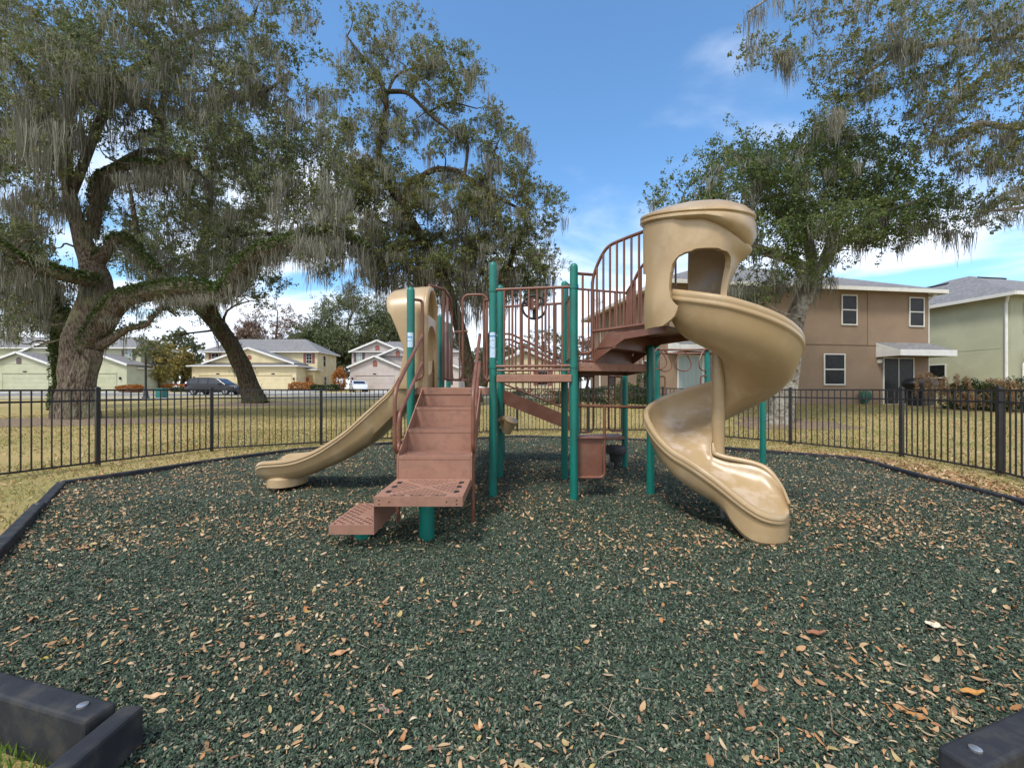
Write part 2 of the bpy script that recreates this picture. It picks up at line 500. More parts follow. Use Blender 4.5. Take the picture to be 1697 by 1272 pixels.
V = np.stack([cc(-1 * one, g.uniform(-.4, .4, n), -.3 * one), cc(g.uniform(-.3, .3, n), one, 0 * one), cc(one, g.uniform(-.4, .4, n), -.3 * one), cc(g.uniform(-.4, .4, n), -one, 0 * one), cc(g.uniform(-.3, .3, n), g.uniform(-.3, .3, n), one)], 1).reshape(-1, 3)
b0 = np.arange(n) * 5
F = np.concatenate([np.stack([b0 + i, b0 + (i + 1) % 4, b0 + 4], 1) for i in range(4)])
M['chips'] = mat('rubber chips', (.016, .036, .027), (.03, .06, .045), rough=.7, scale=3, spec=.3,
                 imix=1.0, island=[(0, (.008, .010, .008)), (.14, (.017, .025, .016)), (.30, (.028, .056, .032)), (.48, (.052, .088, .054)), (.64, (.052, .060, .048)), (.78, (.080, .125, .078)), (.90, (.14, .155, .115)), (1, (.27, .225, .15))])
tag(np_mesh('rubber_chips', V, F, M['chips']), kind='stuff')

# fallen leaves: curled ovals
LEAF_COLS = [(0, (.20, .085, .035)), (.13, (.36, .20, .095)), (.26, (.46, .31, .16)), (.40, (.26, .13, .06)), (.51, (.50, .39, .23)), (.63, (.42, .16, .035)), (.74, (.13, .05, .025)),
             (.84, (.40, .30, .19)), (.92, (.30, .24, .06)), (1, (.56, .50, .38))]
M['litter'] = mat('fallen oak leaves', (.5, .34, .2), (.4, .25, .14), rough=.7, scale=60, spec=.3, island=LEAF_COLS)
def leaf_mesh(name, pts, z, g, lmin, lmax, tilt=.35, aspect=(.24, .42), m=None, curl=.5):
    n = len(pts)
    u, w, q = rot_frames(n, tilt, g)
    L = g.uniform(lmin, lmax, n) / 2; W = L * g.uniform(*aspect, n); C = g.normal(0, curl, n) * L * .6; S = g.uniform(-.5, .6, n)
    c = np.column_stack([pts, z + L * .25 * np.abs(g.normal(0, .5, n)) + .004])
    rows = [(-1, .05, 1.0), (-.55, .75, .3), (0, 1.0, 0), (.55, .72, .3), (1, .03, 1.0)]
    vs = []
    for a_, ww, cz in rows:
        for side in (-1, 0, 1):
            vs.append(c + u * (a_ * L)[:, None] + w * (side * ww * W)[:, None] + q * (C * cz + np.abs(side) * S * W * ww)[:, None])
    V = np.stack(vs, 1).reshape(-1, 3)
    b0 = np.arange(n) * 15; F = []
    for r in range(4):
        for s in range(2):
            k = r * 3 + s
            F.append(np.stack([b0 + k, b0 + k + 1, b0 + k + 4, b0 + k + 3], 1))
    return np_mesh(name, V, np.concatenate(F), m or M['litter'], smooth=True)
g = np.random.default_rng(21)
# clumpy leaf distribution
def clumpy(n, y0, y1, g, poly, power, keepf=.6):
    p = scatter_bed(int(n * 2.2), y0, y1, g, power, poly)
    f = np.sin(p[:, 0] * 1.9 + 1.3 * np.sin(p[:, 1] * 1.1)) * np.sin(p[:, 1] * 2.3 + .7 * p[:, 0]) * .5 + .5
    f = f ** 1.5 * .75 + keepf * .25 + .25 * smooth01(1.5, 5.5, np.abs(p[:, 0]) + .25 * p[:, 1])
    return p[g.uniform(0, 1, len(p)) < f][:n]
lp = np.concatenate([clumpy(1800, 1.2, 4.2, g, BORDER, 2), clumpy(9000, 3.2, 10.6, g, BORDER, 1)])
tag(leaf_mesh('leaf_litter_on_mulch', lp, mulch_h(lp[:, 0], lp[:, 1]) + .012, g, .018, .052, aspect=(.26, .55), curl=.7), kind='stuff')
bits = clumpy(16000, 1.2, 10.5, g, BORDER, 1)
tag(leaf_mesh('leaf_fragments_on_mulch', bits, mulch_h(bits[:, 0], bits[:, 1]) + .01, g, .008, .024, aspect=(.15, .7)), kind='stuff')
# thin straw twigs lying on the bed
tp = clumpy(900, 1.3, 8.5, g, BORDER, 1)
M['twig'] = mat('dry twigs', (.34, .26, .16), (.22, .15, .09), rough=.8)
tag(leaf_mesh('twigs_on_mulch', tp, mulch_h(tp[:, 0], tp[:, 1]) + .014, g, .04, .13, tilt=.12, aspect=(.012, .03), m=M['twig'], curl=.12), kind='stuff')
# litter outside the border
def outside(n, x0, x1, y0, y1, g):
    res = np.zeros((0, 2))
    while len(res) < n:
        p = np.column_stack([g.uniform(x0, x1, n * 2), g.uniform(y0, y1, n * 2)])
        res = np.concatenate([res, p[~in_poly(p[:, 0], p[:, 1], BORDER)]])
    return res[:n]
lp = np.concatenate([outside(5200, -8.5, 9, 1.5, 12.5, g), outside(16000, -22, 17, 6, 21, g)])
# strip of leaves piled between the border and the fence on the right
e = g.uniform(0, 1, 3200); pp = np.array([(5.35, 8.3), (6.35, 7.2), (6.1, 5.6), (5.95, 4.0)]); k = (e * 3).astype(int); fr = (e * 3 - k)[:, None]
st = pp[k] * (1 - fr) + pp[np.minimum(k + 1, 3)] * fr + g.normal(0, .22, (3200, 2))
lp = np.concatenate([lp, st[~in_poly(st[:, 0], st[:, 1], BORDER)]])
tag(leaf_mesh('leaf_litter_on_lawn', lp, terr(lp[:, 0], lp[:, 1]) + .012, g, .04, .085), kind='stuff')

# grass blades
def blades(name, pts, g, h0, h1, m, wid=.004, spread=.6):
    n = len(pts); yaw = g.uniform(0, 2 * np.pi, n); h = g.uniform(h0, h1, n)
    d = np.stack([np.cos(yaw), np.sin(yaw), np.zeros(n)], 1); lean = np.stack([g.normal(0, spread, n), g.normal(0, spread, n), np.zeros(n)], 1) * h[:, None]
    c = np.column_stack([pts, terr(pts[:, 0], pts[:, 1])]); wd = (wid * (1 + .12 * pts[:, 1]))[:, None]
    up = np.array([0, 0, 1.0])
    V = np.stack([c - d * wd, c + d * wd, c + lean * .5 + up * (h * .6)[:, None] + d * wd * .7, c + lean * .5 + up * (h * .6)[:, None] - d * wd * .7, c + lean + up * h[:, None]], 1).reshape(-1, 3)
    b0 = np.arange(n) * 5
    F = np.concatenate([np.stack([b0, b0 + 1, b0 + 2], 1), np.stack([b0, b0 + 2, b0 + 3], 1), np.stack([b0 + 3, b0 + 2, b0 + 4], 1)])
    return np_mesh(name, V, F, m)
M['blade'] = mat('dry grass blades', (.26, .21, .07), (.13, .16, .04), rough=.8, scale=.5, spec=.15, transl=.25,
                 island=[(0, (.46, .36, .18)), (.3, (.40, .31, .14)), (.5, (.23, .24, .08)), (.72, (.17, .21, .06)), (1, (.50, .42, .25))])
bp_ = np.concatenate([outside(30000, -8, 8.6, 1.2, 12.6, g), outside(60000, -20, 16, 8, 22, g)])
tag(blades('grass', bp_, g, .02, .06, M['blade']), kind='stuff')
M['blade2'] = mat('fresh green weeds', (.16, .26, .03), (.10, .18, .02), rough=.7, scale=.5, transl=.3)
gp = np.column_stack([g.uniform(-2.6, -1.5, 2500), g.uniform(.95, 1.75, 2500)])
gp = gp[~in_poly(gp[:, 0], gp[:, 1], BORDER)]
tag(blades('green_weeds', gp, g, .015, .05, M['blade2'], wid=.003), kind='stuff')
# bare dirt and bark rings round the oaks
M['duff'] = mat('leaf duff and dirt', (.11, .075, .045), (.20, .14, .085), rough=.95, scale=14, bump=.02, bscale=30, dirt=(.30, .22, .15), dscale=9)
def ring(name, cx, cy, rx, ry, seed):
    g = np.random.default_rng(seed); k = 40
    vs = [(cx, cy, terrf(cx, cy) + .05)]
    for r_, lift in ((.5, .05), (.85, .03), (1.0, .006)):
        for i_ in range(k):
            a_ = 2 * math.pi * i_ / k; rr = r_ * (1 + .18 * math.sin(3 * a_ + seed) + .1 * math.sin(7 * a_ + 2 * seed))
            x, y = cx + rx * rr * math.cos(a_), cy + ry * rr * math.sin(a_)
            vs.append((x, y, terrf(x, y) + lift))
    fs = [(0, 1 + i_, 1 + (i_ + 1) % k) for i_ in range(k)]
    for r_ in range(2):
        for i_ in range(k):
            a_ = 1 + r_ * k + i_; b_ = 1 + r_ * k + (i_ + 1) % k
            fs.append((a_, a_ + k, b_ + k, b_))
    mb = MB(); mb.add(vs, fs)
    tag(mb.build(name, M['duff'], smooth=True), kind='structure')
ring('dirt_patch', -15.6, 14.9, 4.3, 1.7, 1)
ring('dirt_patch', -15.7, 26.2, 3.6, 2.6, 2)
ring('dirt_patch', 8.6, 13.2, 1.7, 1.2, 3)

# street, pavement and driveways
def strip(name, x0, x1, y0, y1, dz, m, nx=60, ny=6):
    o = grid_mesh(name, np.linspace(x0, x1, nx), np.linspace(y0, y1, ny), lambda x, y: terr(x, y) + dz, m)
    return tag(o, kind='structure')
strip('sidewalk', -90, 14, 33.5, 35.0, .03, M['concrete'])
strip('road', -90, 14, 38.5, 45.5, .02, M['asphalt'])
strip('sidewalk', -90, 14, 48.5, 49.8, .03, M['concrete'])
for x0, x1 in ((-66, -56.5), (-52, -46.5), (-38.5, -31.5), (-30.5, -25), (-19, -12.5), (-5, 0)):
    strip('driveway', x0, x1, 45.52, 62, .05, M['concrete'], 6, 10)
mb = MB()
for y_ in (38.4, 45.4): mb.box((-90, y_, terrf(-20, y_) - .1), (14, y_ + .12, terrf(-20, y_) + .11))
tag(mb.build('kerb', M['concrete']), kind='structure')

# notable single leaves
def big_leaf(px, py, length, rz, c, label, name='fallen_leaf', lobes=0):
    p = G(px, py, .03)
    mb = MB(); n = 28; rim = []
    for k in range(n):
        a_ = 2 * math.pi * k / n
        rr = 1 + (.35 * abs(math.sin(lobes * a_ / 2)) - .2 if lobes else 0)
        x, y = math.cos(a_) * length / 2 * rr, math.sin(a_) * length / 2 * (.36 if not lobes else .8) * rr * (1 - .25 * math.cos(a_))
        z = .012 + .25 * x * x / length + .35 * abs(y) * abs(y) / length + .004 * math.sin(5 * a_)
        X_ = x * math.cos(rz) - y * math.sin(rz); Y_ = x * math.sin(rz) + y * math.cos(rz)
        rim.append((p.x + X_, p.y + Y_, p.z + z))
    mid = [(p.x + (r_[0] - p.x) * .5, p.y + (r_[1] - p.y) * .5, p.z + .008) for r_ in rim]
    mb.add([(p.x, p.y, p.z + .006)] + mid + rim, [(0, 1 + k, 1 + (k + 1) % n) for k in range(n)] + [(1 + k, 1 + n + k, 1 + n + (k + 1) % n, 1 + (k + 1) % n) for k in range(n)])
    m_ = mat('leaf ' + label[:12], c, tuple(x * .72 for x in c), rough=.65, scale=40)
    o = mb.build(name, m_, smooth=True, origin=(p.x, p.y, p.z)); o.location = (p.x, p.y, p.z)
    tag(o, label, 'leaf', 'large fallen leaves on the rubber mulch')
big_leaf(100, 1070, .085, .2, (.52, .26, .07), 'broad orange brown lobed leaf on the mulch above the corner timber', lobes=5)
big_leaf(76, 1093, .035, 1.0, (.55, .40, .04), 'small bright yellow round leaf beside the large lobed orange leaf')
big_leaf(1611, 1150, .095, -.05, (.50, .24, .055), 'oblong orange leaf lying flat near the bottom right corner', lobes=0)
big_leaf(1352, 1051, .10, .05, (.28, .12, .06), 'long dark brown curled leaf on mulch in the lower right')
big_leaf(1505, 1185, .10, 2.2, (.48, .22, .07), 'rusty orange pointed leaf at the lower edge right of centre')
big_leaf(635, 1180, .07, 2.4, (.36, .19, .16), 'dusky mauve brown leaf at the lower edge left of centre')
big_leaf(563, 1085, .09, .5, (.46, .25, .12), 'copper brown leaf beside a small yellow leaf left of centre')
big_leaf(257, 1157, .075, .25, (.56, .36, .20), 'pale tan leaf right of the black corner timber')
big_leaf(1550, 1040, .07, -.9, (.66, .60, .44), 'cream coloured leaf cluster on the right side mulch', lobes=7)

# ------------------------------------------------------------------ border timbers round the bed
bt = empty('play_area_border', (-5.7, 5.4, 0), 0, 'low black plastic timber edging around the green rubber mulch', 'edging')
def timber(p, q, top=.12, w=.1):
    p = Vector(p); q = Vector(q)
    mb = MB()
    z0 = -.05
    mb.bar((p.x, p.y, (top + z0) / 2), (q.x, q.y, (top + z0) / 2), w, top - z0)
    o = mb.build('timber', M['timber'], bt, bevel=.012, origin=bt.location)
    d = (q - p).normalized()
    mb2 = MB(); mb2.rev([(.016, -.01), (.016, .006), (.008, .009)], (q.x - d.x * .09, q.y - d.y * .09, top), 12)
    mb2.build('pin_head', M['steel'], o, smooth=True, origin=bt.location)
edge = [(-2.05, 1.69), (-2.80, 1.90), (-3.84, 3.17), (-5.73, 5.38), (-4.97, 7.1), (-4.24, 8.33), (-2.74, 9.3), (.17, 10.66), (3.06, 9.9), (4.32, 8.56), (5.94, 7.22), (5.58, 5.61), (5.43, 4.48), (4.2, 2.75), (2.5, 1.78), (1.66, 1.45)]
for a_, b_ in zip(edge[1:-2], edge[2:-1]):
    a_ = Vector((*a_, 0)); b_ = Vector((*b_, 0)); k = max(1, round((b_ - a_).length / 1.22))
    for i_ in range(k):
        p_, q_ = a_.lerp(b_, i_ / k), a_.lerp(b_, (i_ + 1) / k)
        d_ = (q_ - p_).normalized()
        timber(p_ + d_ * .006, q_ - d_ * .006, .10 if p_.y < 4 else .075, .09)
timber((-2.80, 1.80, 0), (-1.375, 1.415, 0), .17, .092)
timber((-1.32, 1.475, 0), (-1.32, .30, 0), .15, .075)
timber((2.6, 1.70, 0), (1.34, 1.27, 0), .14, .10)
# ------------------------------------------------------------------ the play structure: one bolted thing
PO = Vector((.2, 5.2, 0))
play = empty('play_structure', PO, 0, 'green and tan play structure with a straight slide and a spiral slide on rubber mulch', 'playground')
TR = .0175                                     # rail tube radius
def part(mb, name, m, parent=None, smooth=False, bevel=0, label=None):
    return mb.build(name, m, parent or play, smooth=smooth, bevel=bevel, origin=PO, label=label)
def post(x, y, top, r=.0445, bot=-.1, label=None):
    mb = MB()
    mb.rev([(r, bot), (r, top - .05), (r * .96, top - .03), (r * .8, top - .012), (r * .5, top - .002), (.001, top)], (x, y, 0), 22)
    o = part(mb, 'post', M['green'], smooth=True, label=label)
    return o
P1 = post(-.217, 4.82, 2.69, label='green post with a warning sticker, front middle'); P2 = post(.684, 4.67, 2.63)
P3 = post(-.164, 5.89, 2.69); P4 = post(.70, 5.63, 2.68)
P5 = post(-1.15, 4.80, 2.40); P7 = post(1.62, 4.94, 1.76)
P9 = post(1.75, 6.55, 1.50); P10 = post(.96, 6.25, 1.50)
PA = post(-.99, 5.92, 2.29); PB = post(-1.19, 7.9, 2.48); PC = post(-.17, 7.35, 2.3)
P11 = post(2.65, 7.7, 2.02); P12 = post(3.42, 7.4, 2.0); P8 = post(3.95, 6.65, 2.0)

# stickers wrap round the front of two posts
def sticker_mat():
    m = bpy.data.materials.new('sticker print'); m.use_nodes = True; nt = m.node_tree; b = nt.nodes['Principled BSDF']; b.inputs['Roughness'].default_value = .35
    t = N(nt, 'ShaderNodeTexCoord'); mp = N(nt, 'ShaderNodeMapping'); mp.inputs['Scale'].default_value = (90, 90, 210)
    nt.links.new(t.outputs['Object'], mp.inputs[0])
    n = N(nt, 'ShaderNodeTexNoise'); n.inputs['Scale'].default_value = 1; n.inputs['Detail'].default_value = 2; nt.links.new(mp.outputs[0], n.inputs['Vector'])
    r = N(nt, 'ShaderNodeValToRGB'); e = r.color_ramp.elements; e[0].position = .38; e[0].color = (.16, .32, .55, 1); e[1].position = .56; e[1].color = (.62, .76, .86, 1)
    nt.links.new(n.outputs['Fac'], r.inputs[0]); nt.links.new(r.outputs[0], b.inputs['Base Color'])
    return m
M['sticker'] = sticker_mat()
M['blue'] = mat('sticker blue band', (.05, .22, .45), rough=.35)
def sticker(postobj, x, y, z0, z1, a0=-140, a1=-52, m='sticker', r=.0455):
    mb = MB(); k = 10; vs = []
    for i_ in range(k + 1):
        a_ = R(a0 + (a1 - a0) * i_ / k)
        for z in (z0, z1):
            for rr in (r - .001, r): vs.append((x + rr * math.cos(a_), y + rr * math.sin(a_), z))
    fs = []
    for i_ in range(k):
        o_ = i_ * 4
        fs += [(o_ + 1, o_ + 5, o_ + 7, o_ + 3), (o_, o_ + 2, o_ + 6, o_ + 4), (o_ + 2, o_ + 3, o_ + 7, o_ + 6), (o_, o_ + 4, o_ + 5, o_ + 1)]
    mb.add(vs, fs)
    part(mb, 'sticker', M[m], postobj)
sticker(P1, -.217, 4.82, 1.795, 1.885); sticker(P1, -.217, 4.82, 1.715, 1.79); sticker(P1, -.217, 4.82, 1.60, 1.71)
sticker(P1, -.217, 4.82, 1.835, 1.85, m='blue', r=.0463)
sticker(P5, -1.15, 4.80, 1.79, 1.88, -128, -42); sticker(P5, -1.15, 4.80, 1.715, 1.785, -128, -42); sticker(P5, -1.15, 4.80, 1.82, 1.835, -120, -55, m='blue', r=.0463)

# decks: slab with a perforated-looking top, skirt boards with bolts
def perforated(mb, o, u, v, nx, ny, cw, cd, hole, fill=.62, th=.003):
    """sheet of nx*ny cells of size cw x cd from corner o along u, v; hole(i, j) -> open cell"""
    o = Vector(o); u = Vector(u); v = Vector(v)
    for i_ in range(nx):
        for j_ in range(ny):
            p = o + u * (i_ * cw) + v * (j_ * cd)
            q = [p, p + u * cw, p + u * cw + v * cd, p + v * cd]
            if not hole(i_, j_):
                mb.add(q, [(0, 1, 2, 3)]); continue
            c_ = p + u * cw / 2 + v * cd / 2
            h = []
            for k in range(8):
                a_ = 2 * math.pi * (k + .5) / 8 - math.pi * 3 / 4 - math.pi / 8
                h.append(c_ + u * math.cos(a_) * cw * fill / 1.7 + v * math.sin(a_) * cd * fill / 1.7)
            # outer ring of 8: corners and edge middles
            ring_ = [q[0], (q[0] + q[1]) / 2, q[1], (q[1] + q[2]) / 2, q[2], (q[2] + q[3]) / 2, q[3], (q[3] + q[0]) / 2]
            low_ = [x - Vector((0, 0, .005)) for x in h]
            vs = ring_ + h + low_
            fs = [(k, (k + 1) % 8, 8 + (k + 1) % 8, 8 + k) for k in range(8)] + [(8 + k, 8 + (k + 1) % 8, 16 + (k + 1) % 8, 16 + k) for k in range(8)]
            mb.add(vs, fs)
def deck(pts, z, th=.07, name='deck'):
    mb = MB(); mb.poly_z(pts, z - .012, z)
    n = len(pts)
    for i_ in range(n):
        p, q = Vector((*pts[i_], z - th / 2 - .006)), Vector((*pts[(i_ + 1) % n], z - th / 2 - .006))
        d = (q - p).normalized()
        mb.bar(p, q, .012, th)
    o = part(mb, name, M['stair'], bevel=.003)
    for i_ in range(n):
        p, q = Vector((*pts[i_], z - .035)), Vector((*pts[(i_ + 1) % n], z - .035))
        nn = (q - p).cross(Vector((0, 0, 1))).normalized()
        for t_ in (.2, .26, .74, .8):
            c_ = p.lerp(q, t_); mb2 = MB()
            mb2.rev([(.006, 0), (.006, .010), (.003, .013)], c_, 8, axis=nn)
            part(mb2, 'bolt', M['steel'], o)
    return o
deck([(-1.10, 4.86), (-.26, 4.86), (-.24, 5.86), (-1.06, 5.86)], 1.262, .075)            # top of the steps
deck([(-.17, 4.74), (.65, 4.62), (.70, 5.60), (-.14, 5.80)], 1.405, .075)                # middle deck, one step up
deck([(.74, 4.70), (.92, 4.74), (1.58, 4.95), (1.75, 6.45), (.96, 6.22), (.74, 5.65)], 1.535, .085)   # deck under the upper steps
deck([(-1.05, 5.90), (-.20, 5.92), (-.21, 7.3), (-1.12, 7.8)], 1.262, .075)              # rear deck

def barrier(p, q, z0, z1, n, name='guard_rail', rb=.0125, rt=TR, parent=None, extra=None, ends=True):
    """vertical-bar guard between plan points p and q"""
    mb = MB(); p = Vector((*p, 0)); q = Vector((*q, 0))
    up = Vector((0, 0, 1))
    mb.tube([p + up * z1, q + up * z1], rt, 10); mb.tube([p + up * z0, q + up * z0], rt, 10)
    for i_ in range(n):
        t_ = (i_ + 1) / (n + 1); c_ = p.lerp(q, t_)
        mb.tube([c_ + up * z0, c_ + up * z1], rb, 8, cap=False)
    for z in (extra or []): mb.tube([p + up * z, q + up * z], rt * .8, 8)
    return part(mb, name, M['brown'], parent, smooth=True)
# front guard of the middle deck, with the wheel behind it
fg = barrier((-.18, 4.80), (.65, 4.66), 1.50, 2.37, 8)
mb = MB(); mb.tube([(-.17, 4.79, 1.455), (.64, 4.65, 1.455)], .011, 8)
for i_ in range(8):
    c_ = Vector((-.17, 4.79, 1.5)).lerp(Vector((.64, 4.65, 1.5)), (i_ + 1) / 9); mb.tube([c_, c_ - Vector((0, 0, .045))], .008, 6)
part(mb, 'lower_rail', M['brown'], fg, smooth=True)
for p_, d_ in (((-.19, 4.81), 1), ((.655, 4.66), 1)):
    mb = MB()
    for z in (2.37, 1.50): mb.rev([(.051, -.022), (.051, .022)], (-.217 if p_[0] < 0 else .684, 4.82 if p_[0] < 0 else 4.67, z), 18, cap=False)
    part(mb, 'clamp', M['green'], fg, smooth=True)
barrier((-.13, 5.90), (.68, 5.66), 1.50, 2.39, 8)
barrier((.71, 4.72), (.73, 5.6), 1.62, 2.39, 7)
wheel = MB()
wc = Vector((.255, 4.86, 2.185))
nrm = Vector((0, -1, .05)).normalized(); wu = Vector((1, 0, 0)); wv = nrm.cross(wu)
wheel.tube([wc + (wu * math.cos(a_) + wv * math.sin(a_)) * .135 for a_ in [2 * math.pi * k / 40 for k in range(41)]], .0135, 10, cap=False)
for a_ in (R(-90), R(25), R(155)):
    e_ = wu * math.cos(a_) + wv * math.sin(a_)
    wheel.bar(wc + e_ * .02, wc + e_ * .130, .035, .014, up=nrm)
wheel.rev([(.001, .03), (.03, .028), (.038, .01), (.038, -.02)], wc, 20, axis=nrm)
wo = part(wheel, 'steering_wheel', M['rubber'], smooth=True)
mb = MB(); mb.box((.205, 4.775, 2.14), (.305, 4.79, 2.27)); pl = part(mb, 'mounting_plate', M['brown'], wo, bevel=.006)
for z in (2.17, 2.24):
    mb = MB(); mb.rev([(.012, -.002), (.012, .006), (.006, .010)], (.255, 4.775, z), 10, axis=(0, -1, 0)); part(mb, 'bolt', M['steel'], wo, smooth=True)

M['dark'] = mat('dark opening', (.012, .010, .009), rough=.9)
# ---- transfer steps in front of the left deck
sx0, sx1 = -1.022, -.372
mb = MB()
noses = [(3.80, .643), (4.15, .846), (4.50, 1.05), (4.86, 1.253)]
plate_z = .44
nx = 26; cw = (sx1 - sx0) / nx
for k, (yn, zn) in enumerate(noses[:3]):
    yb = noses[k + 1][0]
    nd = 9; cd = (yb - yn - .03) / nd
    perforated(mb, (sx0, yn + .03, zn), (1, 0, 0), (0, 1, 0), nx, nd, cw, cd, lambda i_, j_: (j_ >= 2) and (i_ + j_) % 2 == 0 and 0 < i_ < nx - 1)
    mb.box((sx0, yn, zn - .03), (sx1, yn + .03, zn))
    # ribs that give the tread its ridged look
    for i_ in range(0, nx, 1):
        xx = sx0 + (i_ + .5) * cw
        mb.box((xx - .004, yn + .03, zn + .0005), (xx + .004, yb - .02, zn + .004))
prev = plate_z
for k, (yn, zn) in enumerate(noses):
    mb.box((sx0, yn + .004, (plate_z - .07) if k == 0 else noses[k - 1][1] - .02), (sx1, yn + .016, zn - .004 if k < 3 else 1.255))
steps = part(mb, 'steps', M['stair'], bevel=0)
for sx, s_ in ((sx0, -1), (sx1, 1)):
    mb = MB()
    prof = [(3.80, .645), (4.86, 1.258), (4.86, .98), (3.92, .42), (3.80, .37)]
    mb.prism([(lambda e, y=y, z=z: Vector((e, y, z))) for y, z in prof], sx + s_ * .0015, sx + s_ * .012)
    part(mb, 'stringer', M['stair'], steps, bevel=.002)
for x in (sx0 + .09, sx1 - .09):
    mb = MB(); mb.rev([(.010, 0), (.010, .006), (.004, .010)], (x, 4.864, 1.205), 10, axis=(0, -1, 0))
    part(mb, 'bolt', M['steel'], steps, smooth=True)
# transfer plate
px0, px1, py0, py1 = -1.035, -.37, 3.16, 3.795
mb = MB(); nx = ny = 19; cw = (px1 - px0 - .05) / nx; cd = (py1 - py0 - .05) / ny
def hole(i_, j_):
    u_, v_ = (i_ + .5) / nx * 2 - 1, (j_ + .5) / ny * 2 - 1
    if max(abs(u_), abs(v_)) > .86 or max(abs(u_), abs(v_)) < .2: return False
    if abs(abs(u_) - abs(v_)) < .17: return False
    return (i_ + j_) % 2 == 0
perforated(mb, (px0 + .025, py0 + .025, plate_z), (1, 0, 0), (0, 1, 0), nx, ny, cw, cd, hole, fill=.85)
for a_, b_ in (((px0, py0), (px1, py0 + .025)), ((px0, py1 - .025), (px1, py1)), ((px0, py0 + .025), (px0 + .025, py1 - .025)), ((px1 - .025, py0 + .025), (px1, py1 - .025))):
    mb.box((*a_, plate_z - .003), (*b_, plate_z))
for a_, b_ in (((px0, py0), (px1, py0 + .004)), ((px0, py1 - .004), (px1, py1)), ((px0, py0 + .004), (px0 + .004, py1 - .004)), ((px1 - .004, py0 + .004), (px1, py1 - .004))):
    mb.box((*a_, plate_z - .072), (*b_, plate_z - .003))
plate = part(mb, 'transfer_platform', M['stair'])
for x in (px0 + .04, px1 - .045):
    for z in (plate_z - .025, plate_z - .055):
        mb = MB(); mb.rev([(.0055, -.001), (.0055, .0015)], (x, py0, z), 10, axis=(0, -1, 0)); part(mb, 'rivet', M['dark'], plate)
for x in (px0 + .115, px1 - .12):
    mb = MB(); mb.rev([(.0055, -.001), (.0055, .0015)], (x, py0, plate_z - .038), 10, axis=(0, -1, 0)); part(mb, 'rivet', M['dark'], plate)
# hand slots at both sides
for x0_ in (px0 + .045, px1 - .085):
    for k in range(3):
        y_ = py0 + .13 + k * .16
        mb = MB(); mb.box((x0_, y_, plate_z + .0004), (x0_ + .04, y_ + .07, plate_z + .0012)); part(mb, 'grip_slot', M['dark'], plate)
for k in range(3):
    x_ = px0 + .11 + k * .155
    mb = MB(); mb.box((x_, py0 + .028, plate_z + .0004), (x_ + .11, py0 + .045, plate_z + .0012)); part(mb, 'grip_slot', M['dark'], plate)
mb = MB(); mb.rev([(.062, -.1), (.062, .372)], (-.70, 3.475, 0), 24); part(mb, 'pedestal', M['green'], plate, smooth=True)
# low side plate
qx0, qx1, qy0, qy1, qz = -1.375, -1.042, 3.17, 3.78, .225
mb = MB(); nx, ny = 9, 17; cw = (qx1 - qx0 - .03) / nx; cd = (qy1 - qy0 - .05) / ny
def hole2(i_, j_):
    u_, v_ = (i_ + .5) / nx * 2 - 1, (j_ + .5) / ny * 2 - 1
    if abs(u_ - .25) + abs(v_) * .7 < .42: return False
    return (i_ + j_) % 2 == 0
perforated(mb, (qx0 + .015, qy0 + .025, qz), (1, 0, 0), (0, 1, 0), nx, ny, cw, cd, hole2, fill=.85)
for a_, b_ in (((qx0, qy0), (qx1, qy0 + .025)), ((qx0, qy1 - .025), (qx1, qy1)), ((qx0, qy0 + .025), (qx0 + .015, qy1 - .025)), ((qx1 - .015, qy0 + .025), (qx1, qy1 - .025))):
    mb.box((*a_, qz - .003), (*b_, qz))
for a_, b_ in (((qx0, qy0), (qx1, qy0 + .004)), ((qx0, qy1 - .004), (qx1, qy1)), ((qx0, qy0 + .004), (qx0 + .004, qy1 - .004))):
    mb.box((*a_, qz - .07), (*b_, qz - .003))
lp_ = part(mb, 'low_platform', M['stair'])
mb = MB(); mb.box((qx1, qy0, qz - .072), (qx1 + .006, qy1, plate_z - .074)); part(mb, 'side_riser', M['stair'], lp_)
mb = MB(); mb.rev([(.062, -.1), (.062, .155)], (-1.21, 3.42, 0), 24); part(mb, 'pedestal', M['green'], lp_, smooth=True)
for x in (-1.04, -.357):
    mb = MB(); mb.tube([(x, 3.86, -.1), (x, 3.86, .68)], TR, 10); part(mb, 'step_leg', M['brown'], steps, smooth=True)
# hand rails of the steps
for x, xe in ((-1.055, -1.03), (-.352, -.37)):
    mb = MB()
    pts = [(xe, 4.87, 1.87), (x, 3.87, 1.27), (x, 3.80, 1.17), (x, 3.80, .72), (x, 3.86, .66), (x, 3.945, .72), (x, 3.945, 1.0), (xe, 4.84, 1.545)]
    mb.tube(fillet(pts, .07, 6), TR * 1.05, 12)
    part(mb, 'hand_rail', M['brown'], steps, smooth=True)
# hoops on the two front posts beside the steps
for x0_, x1_ in ((-1.11, -1.03), (-.26, -.32)):
    mb = MB(); mb.tube(fillet([(x0_, 4.80, 2.26), (x1_, 4.85, 2.26), (x1_, 4.88, 1.38), (x0_, 4.80, 1.34)], .07, 6), TR, 12)
    part(mb, 'hand_hoop', M['brown'], smooth=True)
